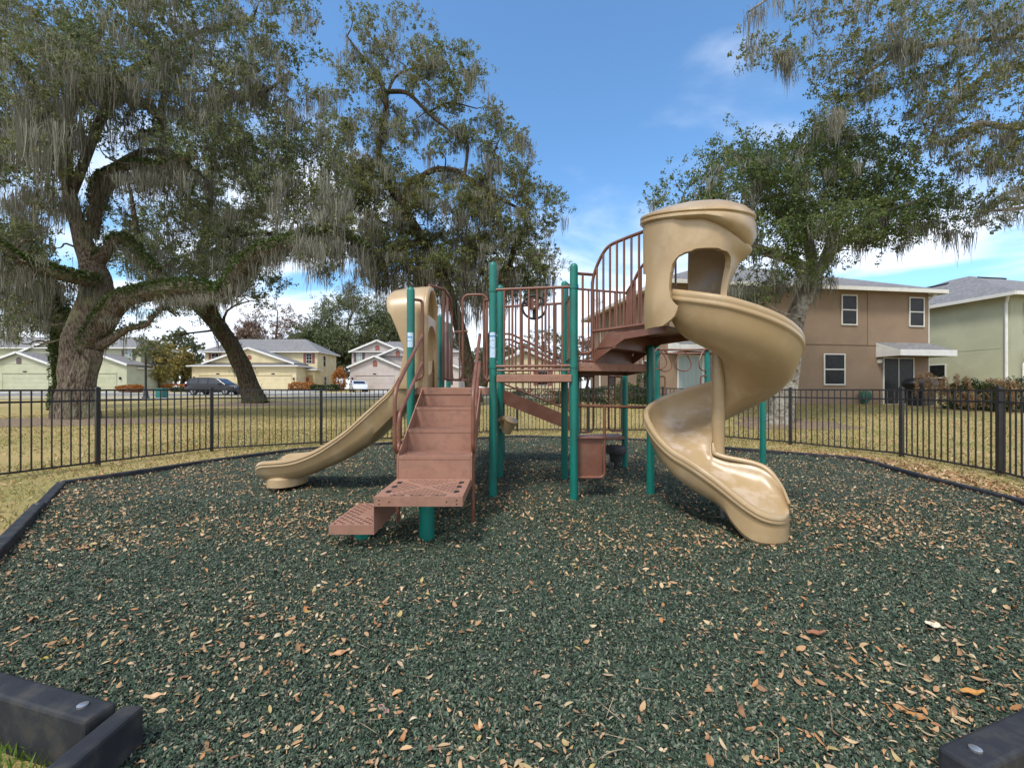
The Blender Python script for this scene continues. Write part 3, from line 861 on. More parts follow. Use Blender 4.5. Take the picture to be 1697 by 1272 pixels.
# rear-left enclosure of bent tubes
mb = MB(); mb.tube(fillet([(-1.09, 5.9, 1.40), (-.69, 5.92, 1.36), (-.69, 5.92, 2.56), (-.35, 5.90, 2.56), (-.35, 5.90, 1.38)], .10, 6), TR, 10)
part(mb, 'hand_hoop', M['brown'], smooth=True)
mb = MB(); mb.tube(fillet([(-1.10, 5.6, 2.62), (-.93, 5.85, 2.62), (-.93, 6.1, 2.62), (-.93, 6.1, 1.35)], .05, 5), TR, 10); mb.tube(fillet([(-.95, 5.85, 2.64), (-.95, 5.85, 1.35)], .05), TR, 10)
mb.tube(fillet([(-.95, 5.85, 2.62), (-.90, 6.15, 2.58), (-.90, 6.3, 2.4), (-.90, 6.3, 1.3)], .08), TR, 10)
part(mb, 'hand_hoop', M['brown'], smooth=True)
barrier((-1.03, 7.7), (-.80, 7.6), 1.40, 2.28, 2)
barrier((-.36, 7.45), (-.2, 7.36), 1.38, 2.3, 1)
mb = MB()
mb.add([P(724, 521, 6.1), P(742, 536, 7.3), P(752, 628, 7.3), P(735, 628, 6.1)] + [p_ - Vector((.03, 0, 0)) for p_ in (P(724, 521, 6.1), P(742, 536, 7.3), P(752, 628, 7.3), P(735, 628, 6.1))],
       [(0, 1, 2, 3), (7, 6, 5, 4), (0, 4, 5, 1), (1, 5, 6, 2), (2, 6, 7, 3), (3, 7, 4, 0)])
part(mb, 'climbing_panel', M['brown'], bevel=.008)

# ---- ramp with rails going down behind the middle deck
mb = MB()
for yy in (6.75, 7.45):
    top0, top1 = 1.24, .74
    mb.prism([(lambda e, x=x, z=z, yy=yy: Vector((x, yy + e, z))) for x, z in ((-.17, 1.24), (1.02, .76), (1.02, .54), (-.17, 1.02))], 0, .03)
for k in range(7):
    t_ = (k + .5) / 7; x_ = -.17 + 1.19 * t_; z_ = 1.14 - .48 * t_
    mb.box((x_ - .09, 6.78, z_ - .01), (x_ + .09, 7.45, z_ + .01))
ramp = part(mb, 'sloping_bridge', M['brown'])
for yy in (6.74, 7.50):
    mb = MB()
    mb.tube(fillet([(-.14, yy, 2.12), (-.02, yy, 2.12), (1.02, yy, 1.62), (1.02, yy, .8)], .06), TR, 10)
    mb.tube([(-.05, yy, 2.04), (1.0, yy, 1.54)], TR * .8, 8)
    mb.tube([(-.15, yy, 1.33), (1.02, yy, .86)], TR * .8, 8)
    for k in range(10):
        x_ = -.05 + 1.04 * k / 9; zt = 2.04 - (x_ + .05) * .476; zb = 1.33 - (x_ + .15) * .4
        mb.tube([(x_, yy, zb), (x_, yy, zt)], .009, 6, cap=False)
    part(mb, 'side_rail', M['brown'], ramp, smooth=True)
# ---- tan drums on the inner rear post
mb = MB()
def drum(c, ax, r, l):
    mb.rev([(r * .62, -l), (r * .72, -l * .6), (r * .96, -l * .12), (r * 1.06, -l * .10), (r * 1.08, -.01), (r * 1.02, .0), (r * .9, .004), (.001, .004)], c, 26, axis=ax)
drum(Vector((-.005, 5.55, .845)), (.35, -.25, .88), .095, .20)
drum(Vector((-.11, 5.72, .86)), (-.25, -.2, .9), .085, .18)
mb.tube([(-.164, 5.89, .72), (-.06, 5.66, .70)], .03, 10)
part(mb, 'drums', M['tan'], smooth=True)

# ---- front play counter below the upper deck
mb = MB(); mb.box((.735, 4.735, .265), (1.015, 4.75, .69)); mb.box((.735, 4.70, .69), (1.03, 4.98, .705))
pan = part(mb, 'play_counter', M['brown'], bevel=.004)
mb = MB(); mb.tube(fillet([(.72, 4.73, .255), (1.035, 4.73, .255), (1.035, 4.73, 1.05)], .06), TR, 10)
mb.tube([(.70, 4.73, 1.06), (1.60, 4.90, 1.03)], TR, 10)
part(mb, 'frame', M['brown'], pan, smooth=True)
mb = MB(); mb.poly_z([(1.0, 6.22), (1.72, 6.45), (1.74, 6.9), (1.0, 6.7)], .47, .52); part(mb, 'bench_seat', M['brown'], bevel=.01)
def hung(p, q, n, z0=.60, z1=1.43):
    mb = MB(); p = Vector((*p, 0)); q = Vector((*q, 0)); up = Vector((0, 0, 1))
    mb.tube(fillet([p + up * z1, q + up * z1], .05), TR * .8, 8)
    mb.tube(fillet([p + up * z0, q + up * z0, q + up * (z1 + .08)], .09), TR * .9, 8)
    for i_ in range(n):
        c_ = p.lerp(q, (i_ + .2) / (n + .2)); mb.tube([c_ + up * z0, c_ + up * z1], .012, 6)
    part(mb, 'guard_rail', M['brown'], smooth=True)
hung((1.0, 6.25), (1.22, 6.32), 2); hung((1.70, 6.5), (1.47, 6.42), 2)
# guard behind the upper deck
barrier((.72, 5.7), (.95, 6.22), 1.62, 2.68, 4); barrier((.97, 6.24), (1.74, 6.5), 1.62, 2.72, 8); barrier((1.74, 6.45), (1.62, 5.5), 1.62, 2.7, 8)
mb = MB(); mb.tube(fillet([(.70, 4.70, 2.53), (.905, 4.755, 2.53)], .05), TR, 10)
mb.tube(fillet([(.72, 4.70, 1.64), (.905, 4.76, 1.64), (.905, 4.76, 2.45)], .10), TR, 10)
for x in (.79,): mb.tube([(x, 4.72, 1.64), (x, 4.72, 2.53)], .0125, 8)
mb.tube([(.70, 4.70, 1.56), (.93, 4.77, 1.56)], TR * .8, 8)
part(mb, 'guard_rail', M['brown'], smooth=True)

# ---- diagonal steps up to the spiral slide
A0 = Vector((.915, 4.745, 0)); B0 = Vector((1.5, 5.3, 0)); dd = (Vector((1.345, 4.19, 0)) - A0).normalized(); Lr = .72
up = Vector((0, 0, 1))
mb = MB()
for k, (d0, d1, z) in enumerate(((.02, .30, 1.70), (.30, .86, 1.865))):
    q = [A0 + dd * d0, A0 + dd * d1, B0 + dd * d1, B0 + dd * d0]
    mb.poly_z([(p_.x, p_.y) for p_ in q], z - .02, z)
    for d_ in (d0,):
        p_, q_ = A0 + dd * d_, B0 + dd * d_
        mb.bar(p_ + up * (z - .09), q_ + up * (z - .09), .01, .15)
us = part(mb, 'upper_steps', M['brown'])
for O_ in (A0, B0):
    mb = MB(); nn = Vector((dd.y, -dd.x, 0)) * (.012 if O_ is A0 else -.012)
    prof = [(-.02, 1.53), (.06, 1.72), (.22, 1.875), (.90, 1.885), (.90, 1.785), (.42, 1.765)]
    vs = [O_ + dd * a_ + up * z for a_, z in prof]; n_ = len(prof)
    vs += [v_ - nn for v_ in vs]
    mb.add(vs, [tuple(range(n_)), tuple(range(2 * n_ - 1, n_ - 1, -1))] + [(i_, n_ + i_, n_ + (i_ + 1) % n_, (i_ + 1) % n_) for i_ in range(n_)])
    part(mb, 'stringer', M['brown'], us, bevel=.003)
for t_ in (.15, .5):
    mb = MB(); mb.rev([(.016, 0), (.016, .006), (.007, .012)], (.985 + t_ * .52 - .05, 4.755 + t_ * .17, 1.497), 10, axis=(.25, -1, 0)); part(mb, 'bolt', M['steel'], us, smooth=True)
for O_, zoff in ((A0 - dd * .02, 0), (B0 - dd * .02, 0)):
    mb = MB()
    E = O_ + dd * Lr
    topc = catmull([O_ + up * 2.35, O_ + dd * .02 + up * 2.50, O_ + dd * .10 + up * 2.66, O_ + dd * .22 + up * 2.78, O_ + dd * .40 + up * 2.81, E + up * 2.82], 5)
    mb.tube([O_ + up * 1.60] + topc, TR, 10)
    mb.tube([O_ + up * 1.89, E + up * 1.89], TR, 10)
    for k in range(7):
        d_ = .07 + k * .092
        zt = min([(abs((Vector(t_) - O_).xy.dot(dd.xy) - d_), t_[2]) for t_ in topc])[1]
        mb.tube([O_ + dd * d_ + up * 1.89, O_ + dd * d_ + up * zt], .0125, 8, cap=False)
    part(mb, 'guard_rail', M['brown'], us, smooth=True)

# ---- the spiral slide
def run_mat():
    m = M['tan'].copy(); m.name = 'tan plastic with a worn run'; nt = m.node_tree; b = nt.nodes['Principled BSDF']
    old = b.inputs['Base Color'].links[0].from_socket
    at = N(nt, 'ShaderNodeAttribute'); at.attribute_name = 'wear'
    t = N(nt, 'ShaderNodeTexCoord'); mp = N(nt, 'ShaderNodeMapping'); mp.inputs['Scale'].default_value = (1, 1, 1.8); nt.links.new(t.outputs['Object'], mp.inputs[0])
    n = N(nt, 'ShaderNodeTexNoise'); n.inputs['Scale'].default_value = 4.2; n.inputs['Detail'].default_value = 7; n.inputs['Roughness'].default_value = .6; nt.links.new(mp.outputs[0], n.inputs['Vector'])
    r = N(nt, 'ShaderNodeMapRange'); r.inputs['From Min'].default_value = .50; r.inputs['From Max'].default_value = .60; nt.links.new(n.outputs['Fac'], r.inputs['Value'])
    mu = N(nt, 'ShaderNodeMath', operation='MULTIPLY'); nt.links.new(at.outputs['Fac'], mu.inputs[0]); nt.links.new(r.outputs[0], mu.inputs[1])
    m2 = N(nt, 'ShaderNodeMath', operation='MULTIPLY'); m2.inputs[1].default_value = .6; nt.links.new(mu.outputs[0], m2.inputs[0]); m2.inputs[1].default_value = .38
    x = N(nt, 'ShaderNodeMix', data_type='RGBA'); x.inputs[7].default_value = (.62, .52, .44, 1); nt.links.new(old, x.inputs[6]); nt.links.new(m2.outputs[0], x.inputs[0])
    nt.links.new(x.outputs[2], b.inputs['Base Color'])
    return m
M['tan_run'] = run_mat()
SC = Vector((2.05, 4.20, 0)); RM = .365
def spiral_frames():
    fr = []
    th0, th1 = 204, 578
    n = 96
    for i_ in range(n + 1):
        th = th0 + (th1 - th0) * i_ / n
        a_ = R(th)
        ur = Vector((math.cos(a_), math.sin(a_), 0))
        # bed height
        z = np.interp(th, [204, 250, 300, 360, 450, 540, 578], [1.83, 1.68, 1.47, 1.22, .92, .60, .46])
        e = smooth01(520, 578, th)
        fr.append((SC + ur * RM, ur, float(z), float(e), 1.0))
    # straight run-out
    a_ = R(th1); ur = Vector((math.cos(a_), math.sin(a_), 0)); t = Vector((-math.sin(a_), math.cos(a_), 0))
    p = SC + ur * RM
    # a slight turn towards the viewer's right, then the rounded end
    m = 26; Ls = .72
    head = R(th1 + 90); pos = p.copy()
    for i_ in range(1, m + 1):
        s = i_ / m
        head += R(26) / m
        t = Vector((math.cos(head), math.sin(head), 0)); ur2 = Vector((t.y, -t.x, 0))
        pos = pos + t * (Ls / m)
        z = .46 - .25 * (1 - (1 - s) ** 1.3)
        fr.append((pos.copy(), ur2, z, 1.0 + s, math.sqrt(max(1 - max(0, (s - .68) / .32) ** 2.2, .0)) if s > .68 else 1.0))
    return fr
SP = [(-.34, .20), (-.325, .085), (-.27, .025), (-.15, -.002), (0, -.005), (.13, .01), (.22, .06), (.275, .15), (.30, .25), (.305, .325), (.318, .348), (.345, .352), (.367, .335), (.372, .305), (.362, .285), (.372, .265), (.368, .245), (.345, .235),
      (.33, .17), (.29, .04), (.20, -.055), (.05, -.12), (-.12, -.15), (-.25, -.135), (-.34, -.08)]
SE = [(-.27, .155), (-.258, .09), (-.22, .04), (-.14, .01), (0, 0), (.12, .006), (.20, .035), (.245, .09), (.268, .15), (.276, .175), (.29, .192), (.315, .195), (.332, .18), (.336, .155), (.327, .14), (.334, .12), (.328, .10), (.31, .085),
      (.295, .0), (.26, -.07), (.20, -.12), (.08, -.14), (-.10, -.14), (-.24, -.10), (-.31, .03)]
SE_in = [(-.235, .155), ]
fr = spiral_frames()
mb = MB(); secs = []
for (c_, ur, z, e, w) in fr:
    sec = []
    k2 = max(0.0, e - 1); e = min(e, 1.0); ks = float(smooth01(.30, .72, k2))
    for (u0, v0), (u1, v1) in zip(SP, SE):
        uu = u0 * (1 - e) + u1 * e; vv = v0 * (1 - e) + v1 * e
        uu *= .94; uu *= 1 + .16 * math.sin(math.pi * min(1, k2 * .9))
        if uu > .1 and vv > .05:
            dip = float(smooth01(.30, .95, k2)); vv *= 1 - .3 * dip
        if uu > .1: uu *= 1 + .14 * float(smooth01(.30, .80, k2))
        vv -= uu * .30 * float(smooth01(.05, .8, k2)) * (1 if vv > -.05 else 0)
        if uu < -.15 and vv > .05: vv *= 1 + .25 * math.sin(math.pi * min(1, k2))
        if k2 > 0 and vv < -.05:                            # skirt of the run-out reaches the ground
            vv = vv * (1 - ks) + (-(z - .015)) * ks; uu *= 1 + .12 * ks
        if w < 1:
            uu *= max(w, .04)
            if vv > .0: vv = vv * (.45 + .55 * w)
        sec.append(c_ + ur * uu + up * (z + vv))
    secs.append(sec)
mb.loft(secs)
slide = part(mb, 'spiral_slide', M['tan_run'], smooth=True)
wa = slide.data.attributes.new('wear', 'FLOAT', 'POINT')
wa.data.foreach_set('value', [1.0 if 2 <= (k % len(SP)) <= 6 else (.5 if (k % len(SP)) in (1, 7) else 0.0) for k in range(len(slide.data.vertices))])
sm_ = slide.modifiers.new('smooth', 'SUBSURF'); sm_.levels = 1; sm_.render_levels = 1
# inner lip of the run-out
mb = MB(); lip = []; rr = []
for (c_, ur, z, e, w) in fr:
    k2 = max(0, e - 1); e = min(e, 1)
    if e > .55:
        k = (e - .55) / .45
        lip.append(c_ + ur * (-.325 * (1 - e) - .292 * e) * max(w, .04) * (1 + .16 * math.sin(math.pi * min(1, k2 * .9))) + up * (z + .292 * .30 * float(smooth01(.05, .8, k2)) * max(w, .04) + (.20 * (1 - e) + .150 * e) * (1 + .25 * math.sin(math.pi * min(1, k2))) * (.45 + .55 * w if w < 1 else 1))); rr.append((.004 + .024 * k) * (1 - .6 * float(smooth01(.75, 1.0, k2))))
mb.tube(lip, rr, 10); part(mb, 'inner_lip', M['tan'], slide, smooth=True)
mb = MB(); mb.rev([(.058, .50), (.058, 2.30)], (2.05, 4.20, 0), 26); part(mb, 'centre_column', M['tan'], slide, smooth=True)
mb = MB(); mb.tube([(2.0, 3.98, -.05), (1.98, 3.96, .36)], .035, 10); part(mb, 'foot_support', M['steel'], slide, smooth=True)

# hood at the top of the spiral slide
HC = Vector((1.79, 4.10, 0))
def hood_r(phi, z):
    c_ = max(0, math.cos(phi)) ** .8
    tz = float(smooth01(0, 1, (2.74 - z) / .70)); 
    r_ = (.505 - .27 * tz * c_) * (1 - .06 * c_)
    dg = math.degrees(phi) % 360
    if z > 2.05: r_ -= .028 * float(smooth01(224, 234, dg)) * (1 - float(smooth01(300, 335, dg)))
    fl = max(0, 1 - abs(((math.degrees(phi) - 204 + 180) % 360) - 180) / 34)      # the flared left pillar
    r_ += .045 * fl * math.exp(-((z - 2.02) / .22) ** 2) - .02 * fl * math.exp(-((z - 2.4) / .2) ** 2)
    return r_
def hood_keep(ph, z):
    d = ph % 360
    if abs((d - 257) / 34) ** 4 + abs((z - 2.20) / .235) ** 4 < 1: return False
    if z > 2.36: return 172 <= d or d <= 78
    if z > 2.08: return 182 <= d or d <= 76
    if 182 <= d <= 223 + 9 * math.exp(-((z - 2.0) / .15) ** 2): return z > 1.79 + .09 * max(0, (d - 208) / 20) ** 2
    if d >= 290 or d <= 76: return z > 1.95 - .0015 * min(d, 100)
    return False
def brim_T(a_): return .5 + 1.9 * max(0, math.cos(a_ + .3)) ** 1.2
def brim_tilt(a_, r_): return (-.02 * math.cos(a_) + .11 * math.sin(a_)) * r_ / .5
def brim_low(a_): return 2.872 - .127 * brim_T(a_) + brim_tilt(a_, .48)
mb = MB(); na = 190; nzz = 64; zs = [1.78 + (2.72 - 1.78) * k / nzz for k in range(nzz + 1)]
phs = [172 + (438 - 172) * k / na for k in range(na + 1)]
idx = {}
vs = []; fs = []
def vid(i_, j_):
    if (i_, j_) not in idx:
        a_ = R(phs[i_]); r_ = hood_r(a_, zs[j_])
        idx[(i_, j_)] = len(vs); zz_ = zs[j_] if zs[j_] < 2.42 else 2.42 + (zs[j_] - 2.42) * (brim_low(a_) + .03 - 2.42) / .30
        vs.append(HC + Vector((math.cos(a_), math.sin(a_), 0)) * r_ + up * zz_)
    return idx[(i_, j_)]
for i_ in range(na):
    for j_ in range(nzz):
        if hood_keep((phs[i_] + phs[i_ + 1]) / 2, (zs[j_] + zs[j_ + 1]) / 2):
            fs.append((vid(i_, j_), vid(i_ + 1, j_), vid(i_ + 1, j_ + 1), vid(i_, j_ + 1)))
mb.add(vs, fs)
hood = part(mb, 'hood', M['tan'], slide, smooth=True)
s1 = hood.modifiers.new('smooth', 'SMOOTH'); s1.factor = .6; s1.iterations = 24
s2 = hood.modifiers.new('thick', 'SOLIDIFY'); s2.thickness = .05; s2.offset = -1
s3 = hood.modifiers.new('round', 'BEVEL'); s3.width = .016; s3.segments = 3; s3.angle_limit = R(50)
# roof of the hood: a puffy brim with a dome
mb = MB(); secs = []
prof = [(.47, 2.745), (.495, 2.75), (.53, 2.77), (.55, 2.805), (.548, 2.845), (.532, 2.868), (.548, 2.882), (.545, 2.90), (.50, 2.925), (.42, 2.965), (.30, 3.0), (.15, 3.02), (.001, 3.025)]
for r_, z in prof:
    ring_ = []
    for k in range(64):
        a_ = 2 * math.pi * k / 64
        tilt_ = brim_tilt(a_, r_)
        rr = r_ * (1 - .09 * max(0, math.cos(a_)) - .045 * max(0, -math.cos(a_)))
        low_ = (2.872 - z) * (brim_T(a_) - 1) if z < 2.872 else 0
        if z < 2.80: rr *= 1 - .05 * max(0, math.cos(a_))
        ring_.append(HC + Vector((rr * math.cos(a_) + .12 * max(0, (z - 2.9) / .18), rr * math.sin(a_) - .06 * max(0, (z - 2.9) / .18), z + tilt_ - low_)))
    secs.append(ring_)
mb.loft(secs, True, True)
part(mb, 'hood_roof', M['tan'], slide, smooth=True)

# ---- the wave slide on the left
rim = [(-1.05, 1.62), (-1.18, 1.56), (-1.305, 1.45), (-1.42, 1.253), (-1.59, 1.09), (-1.77, .925), (-1.95, .76), (-2.12, .64), (-2.29, .535), (-2.47, .455), (-2.65, .405), (-2.83, .385), (-2.95, .377), (-3.0, .36), (-3.045, .325), (-3.075, .27)]
und = [(-1.05, 1.18), (-1.18, 1.09), (-1.30, .98), (-1.43, .86), (-1.58, .71), (-1.73, .57), (-1.97, .42), (-2.12, .34), (-2.26, .28), (-2.42, .21), (-2.55, .165), (-2.78, .125), (-2.93, .13), (-3.01, .145), (-3.06, .17), (-3.085, .2)]
secs = []; n = len(rim)
cr_ = catmull([(a_[0], a_[1], b_[0], b_[1]) for a_, b_ in zip(rim, und)], 3)
mid = 5.30; hw = .33
for i_, (rx, rz, ux, uz) in enumerate(cr_):
    t_ = i_ / (len(cr_) - 1)
    w = 1.0 if t_ < .84 else math.sqrt(max(0, 1 - ((t_ - .84) / .165) ** 2.4))
    w = max(w, .06)
    wall = .20 if t_ < .8 else .20 - .10 * (t_ - .8) / .2
    bedz = rz - wall * (.4 + .6 * w) * (1 if t_ < .95 else .4)
    half = [(0, bedz), (.12, bedz + .005), (.20, bedz + .03), (.25, bedz + (rz - bedz) * .45), (.27, rz - .03), (.283, rz), (.305, rz + .012), (.328, rz - .002), (.335, rz - .022), (.325, rz - .035), (.332, rz - .055), (.318, rz - .075)]
    sk = [(.305, rz - (rz - uz) * .55), (.27, uz + .06), (.20, uz + .012), (0, uz)]
    sec = []
    def xz(z): f_ = min(1, max(0, (rz - z) / max(rz - uz, .01))); return rx + (ux - rx) * f_
    pts = half + sk
    for d_, z in pts: sec.append(Vector((xz(z), mid - d_ * w, z)))
    for d_, z in pts[-2:0:-1]: sec.append(Vector((xz(z), mid + d_ * w, z)))
    secs.append(sec)
mb = MB(); mb.loft(secs)
ws = part(mb, 'wave_slide', M['tan'], smooth=True)
mb = MB(); mb.rev([(.29, .07), (.285, .16), (.22, .22)], (-2.80, 5.28, 0), 24); 
mb.v = [Vector((-2.80 + (p_.x + 2.80) * .75, p_.y, p_.z)) for p_ in mb.v]
part(mb, 'foot_skirt', M['tan'], ws, smooth=True)
mb = MB(); mb.rev([(.033, -.1), (.033, .12)], (-2.89, 5.16, 0), 16); part(mb, 'support_leg', M['concrete'], ws, smooth=True)
# hood of the wave slide
def arch(t_, inset=0.0):
    """t 0..1 round the arch: (y, z)"""
    a0 = .34 - inset; base = 1.24; top = 2.50 - inset; sp = 2.12
    if t_ < .3: return mid - a0, base + (sp - base) * t_ / .3
    if t_ > .7: return mid + a0, base + (sp - base) * (1 - t_) / .3
    a_ = math.pi * (1 - (t_ - .3) / .4)
    return mid + a0 * math.cos(a_), sp + (top - sp) * math.sin(a_)
mb = MB(); secs = []
for k in range(41):
    y_, z_ = arch(k / 40)
    xl = float(np.interp(z_, [1.24, 1.5, 1.7, 1.95, 2.2, 2.35, 2.5], [-1.36, -1.31, -1.27, -1.36, -1.47, -1.50, -1.44]))
    row = []
    for j_ in range(9):
        f_ = j_ / 8
        x_ = xl + (-1.02 - xl) * f_
        zz = z_ - (.04 * (1 - f_) ** 2 if z_ > 2.12 else 0)
        row.append(Vector((x_, y_ + (0.02 * (1 - f_) * (1 if y_ < mid else -1)), zz)))
    secs.append(row)
mb.loft(secs, closed_sec=False, cap=False)
wh = part(mb, 'hood', M['tan'], ws, smooth=True)
s2 = wh.modifiers.new('thick', 'SOLIDIFY'); s2.thickness = .035; s2.offset = 0
s3 = wh.modifiers.new('round', 'BEVEL'); s3.width = .012; s3.segments = 3; s3.angle_limit = R(50)
# entrance face: rolled rim, seat bar and lower arch
mb = MB(); mb.tube([Vector((-1.02, *arch(k / 40, .01))) for k in range(41)], .035, 12)
part(mb, 'entrance_rim', M['tan'], ws, smooth=True)
mb = MB(); secs = []
for k in range(21):
    a_ = math.pi * k / 20
    yo = mid - .33 * math.cos(a_); 
    zt = 2.14 + .0 * math.sin(a_); zb = 1.72 + .30 * math.sin(a_) ** .7
    yb = mid - .29 * math.cos(a_)
    secs.append([Vector((-1.035, yo, zt)), Vector((-1.0, yo, zt - .01)), Vector((-1.0, yb, zb + .01)), Vector((-1.035, yb, zb))])
mb.loft(secs); part(mb, 'crossbar', M['tan'], ws, smooth=True)
for s_ in (-1, 1):
    mb = MB(); mb.box((-1.035, mid + s_ * .33 - (.05 if s_ > 0 else 0), 1.25), (-1.0, mid + s_ * .33 + (.05 if s_ < 0 else 0), 1.75)); part(mb, 'side_panel', M['tan'], ws, bevel=.012)

# ---- overhead ring ladder at the back right
mb = MB()
for dz, dy in ((0, 0), (-.06, .12)):
    mb.tube(catmull([(1.72, 6.5, 1.93 + dz), (2.3, 7.35 + dy, 1.95 + dz), (2.72, 7.62 + dy, 1.95 + dz), (3.38, 7.35 + dy, 1.93 + dz), (3.95, 6.65 + dy, 1.93 + dz)], 8), TR * 1.1, 10)
lad = part(mb, 'overhead_beam', M['brown'], smooth=True)
def loop(c_, ang, h=.36, w=.15, r=.011):
    pts = []
    for k in range(33):
        t_ = k / 32; a_ = 2 * math.pi * t_
        x_ = w * math.sin(a_) * (1 - .55 * math.cos(a_)) * .9; z_ = -h * (1 - math.cos(a_)) / 2
        pts.append(Vector(c_) + Vector((x_ * math.cos(ang), x_ * math.sin(ang), z_)))
    mb = MB(); mb.tube(pts, r, 8, cap=False); part(mb, 'hand_ring', M['brown'], lad, smooth=True)
loop((2.56, 7.4, 1.95), R(0)); loop((2.76, 7.62, 1.92), R(20)); loop((3.05, 7.52, 1.92), R(10)); loop((2.2, 7.15, 1.93), R(60)); loop((3.35, 7.35, 1.92), R(30)); loop((3.65, 7.0, 1.92), R(30))
for x, y, s_ in ((2.65, 7.7, 1), (3.42, 7.4, -1)):
    mb = MB(); mb.tube(fillet([(x, y - .03, 1.47), (x + s_ * .13, y - .03, 1.47), (x + s_ * .13, y - .03, .95), (x, y - .03, .95)], .05), .013, 8); part(mb, 'step_hoop', M['brown'], smooth=True)

# the stool is bolted to the ground by itself
so = Vector((1.56, 6.34, 0)); st_ = empty('stool', so, 0, 'small round black stool on a stem beside the green post under the upper deck', 'stool')
mb = MB(); mb.rev([(.10, .26), (.145, .275), (.15, .30), (.15, .375), (.142, .39), (.001, .395)], so, 28); mb.build('seat', M['rubber'], st_, smooth=True, origin=so)
mb = MB(); mb.rev([(.085, .15), (.10, .26)], so, 24); mb.rev([(.03, -.05), (.03, .16)], so, 16); mb.rev([(.05, .0), (.05, .03)], so, 16); mb.build('stem', M['rubber'], st_, smooth=True, origin=so)
# ------------------------------------------------------------------ fence round the playground
FP = [(-7.95, 3.8), (-7.35, 5.25), (-6.68, 6.81), (-5.98, 8.41), (-4.23, 9.36), (-2.72, 10.30), (-1.25, 11.22), (.147, 12.07), (2.17, 11.95), (4.19, 11.74), (5.20, 10.55), (6.17, 9.36), (7.11, 7.71), (6.98, 6.05), (6.74, 5.45), (6.5, 3.9)]
fence = empty('metal_fence', (FP[2][0], FP[2][1], 0), 0, 'low black metal picket fence round the playground', 'fence')
FO = Vector(fence.location)
def fpost(x, y, ang):
    z = terrf(x, y); w = .028
    F = Fr((x, y, z), ang); mb = MB(); mb.box((-w, -w, -.1), (w, w, 1.25), F)
    mb.box((-w - .004, -w - .004, 1.25), (w + .004, w + .004, 1.262), F)
    vs = [F(-w, -w, 1.262), F(w, -w, 1.262), F(w, w, 1.262), F(-w, w, 1.262), F(0, 0, 1.285)]
    mb.add(vs, [(0, 1, 4), (1, 2, 4), (2, 3, 4), (3, 0, 4), (3, 2, 1, 0)])
    mb.build('post', M['black'], fence, origin=FO)
for i_, (x, y) in enumerate(FP):
    a_ = FP[max(0, i_ - 1)]; b_ = FP[min(len(FP) - 1, i_ + 1)]
    fpost(x, y, math.atan2(b_[1] - a_[1], b_[0] - a_[0]))
for p_, q_ in zip(FP[:-1], FP[1:]):
    p_ = Vector((*p_, 0)); q_ = Vector((*q_, 0)); d_ = (q_ - p_).normalized(); Ln = (q_ - p_).length
    mb = MB(); n_ = max(2, round(Ln / .1077)) - 1
    zt = lambda v_: terrf(v_.x, v_.y)
    a_, b_ = p_ + d_ * .035, q_ - d_ * .035
    for z, h in ((1.223, .028), (1.055, .028), (.065, .028)):
        mb.bar((a_.x, a_.y, zt(a_) + z), (b_.x, b_.y, zt(b_) + z), .026, h)
    for k in range(n_):
        c_ = p_.lerp(q_, (k + 1) / (n_ + 1)); g_ = zt(c_)
        for z0, z1 in ((.079, 1.041), (1.069, 1.209)):
            mb.bar((c_.x, c_.y, g_ + z0), (c_.x, c_.y, g_ + z1), .016, .016, up=d_)
    mb.build('picket_panel', M['black'], fence, origin=FO)

# ------------------------------------------------------------------ house kit
def wallmat(name, c, s=1.2):
    return mat(name, c, tuple(x * .9 for x in c), rough=.9, scale=s, bump=.006, bscale=90, dirt=tuple(x * .8 for x in c), dscale=.5, spec=.2)
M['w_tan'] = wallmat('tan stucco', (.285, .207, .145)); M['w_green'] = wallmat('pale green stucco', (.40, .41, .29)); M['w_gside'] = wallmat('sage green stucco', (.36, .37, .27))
M['w_cream'] = wallmat('cream stucco', (.66, .57, .36)); M['w_grey'] = wallmat('mauve grey stucco', (.50, .44, .415))
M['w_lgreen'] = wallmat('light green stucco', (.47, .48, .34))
def roofmat():
    m = bpy.data.materials.new('grey shingles'); m.use_nodes = True; nt = m.node_tree; b = nt.nodes['Principled BSDF']; b.inputs['Roughness'].default_value = .9
    t = N(nt, 'ShaderNodeTexCoord'); v = N(nt, 'ShaderNodeTexBrick')
    v.inputs['Scale'].default_value = 1.6; v.inputs['Color1'].default_value = (.17, .168, .17, 1); v.inputs['Color2'].default_value = (.24, .235, .235, 1); v.inputs['Mortar'].default_value = (.12, .12, .12, 1)
    v.inputs['Mortar Size'].default_value = .012; v.inputs['Brick Width'].default_value = .45; v.inputs['Row Height'].default_value = .22
    nt.links.new(t.outputs['Object'], v.inputs['Vector'])
    n = N(nt, 'ShaderNodeTexNoise'); n.inputs['Scale'].default_value = 7; n.inputs['Detail'].default_value = 6; nt.links.new(t.outputs['Object'], n.inputs['Vector'])
    x = N(nt, 'ShaderNodeMix', data_type='RGBA', blend_type='MULTIPLY'); x.inputs[0].default_value = .7
    nt.links.new(v.outputs[0], x.inputs[6]); nt.links.new(n.outputs['Fac'], x.inputs[7])
    mu = N(nt, 'ShaderNodeMix', data_type='RGBA', blend_type='MULTIPLY'); mu.inputs[0].default_value = 1; mu.inputs[7].default_value = (1.35, 1.35, 1.38, 1)
    nt.links.new(x.outputs[2], mu.inputs[6]); nt.links.new(mu.outputs[2], b.inputs['Base Color'])
    return m
M['roof'] = roofmat()
M['trim'] = mat('cream white trim', (.66, .65, .60), (.6, .59, .55), rough=.6)
M['glass'] = mat('dark window glass', (.015, .018, .022), (.03, .034, .04), rough=.08, scale=2, spec=.8)
M['blind'] = mat('pale blinds behind glass', (.33, .40, .38), (.26, .33, .32), rough=.25, scale=1.2, stretch=(14, 14, .2))
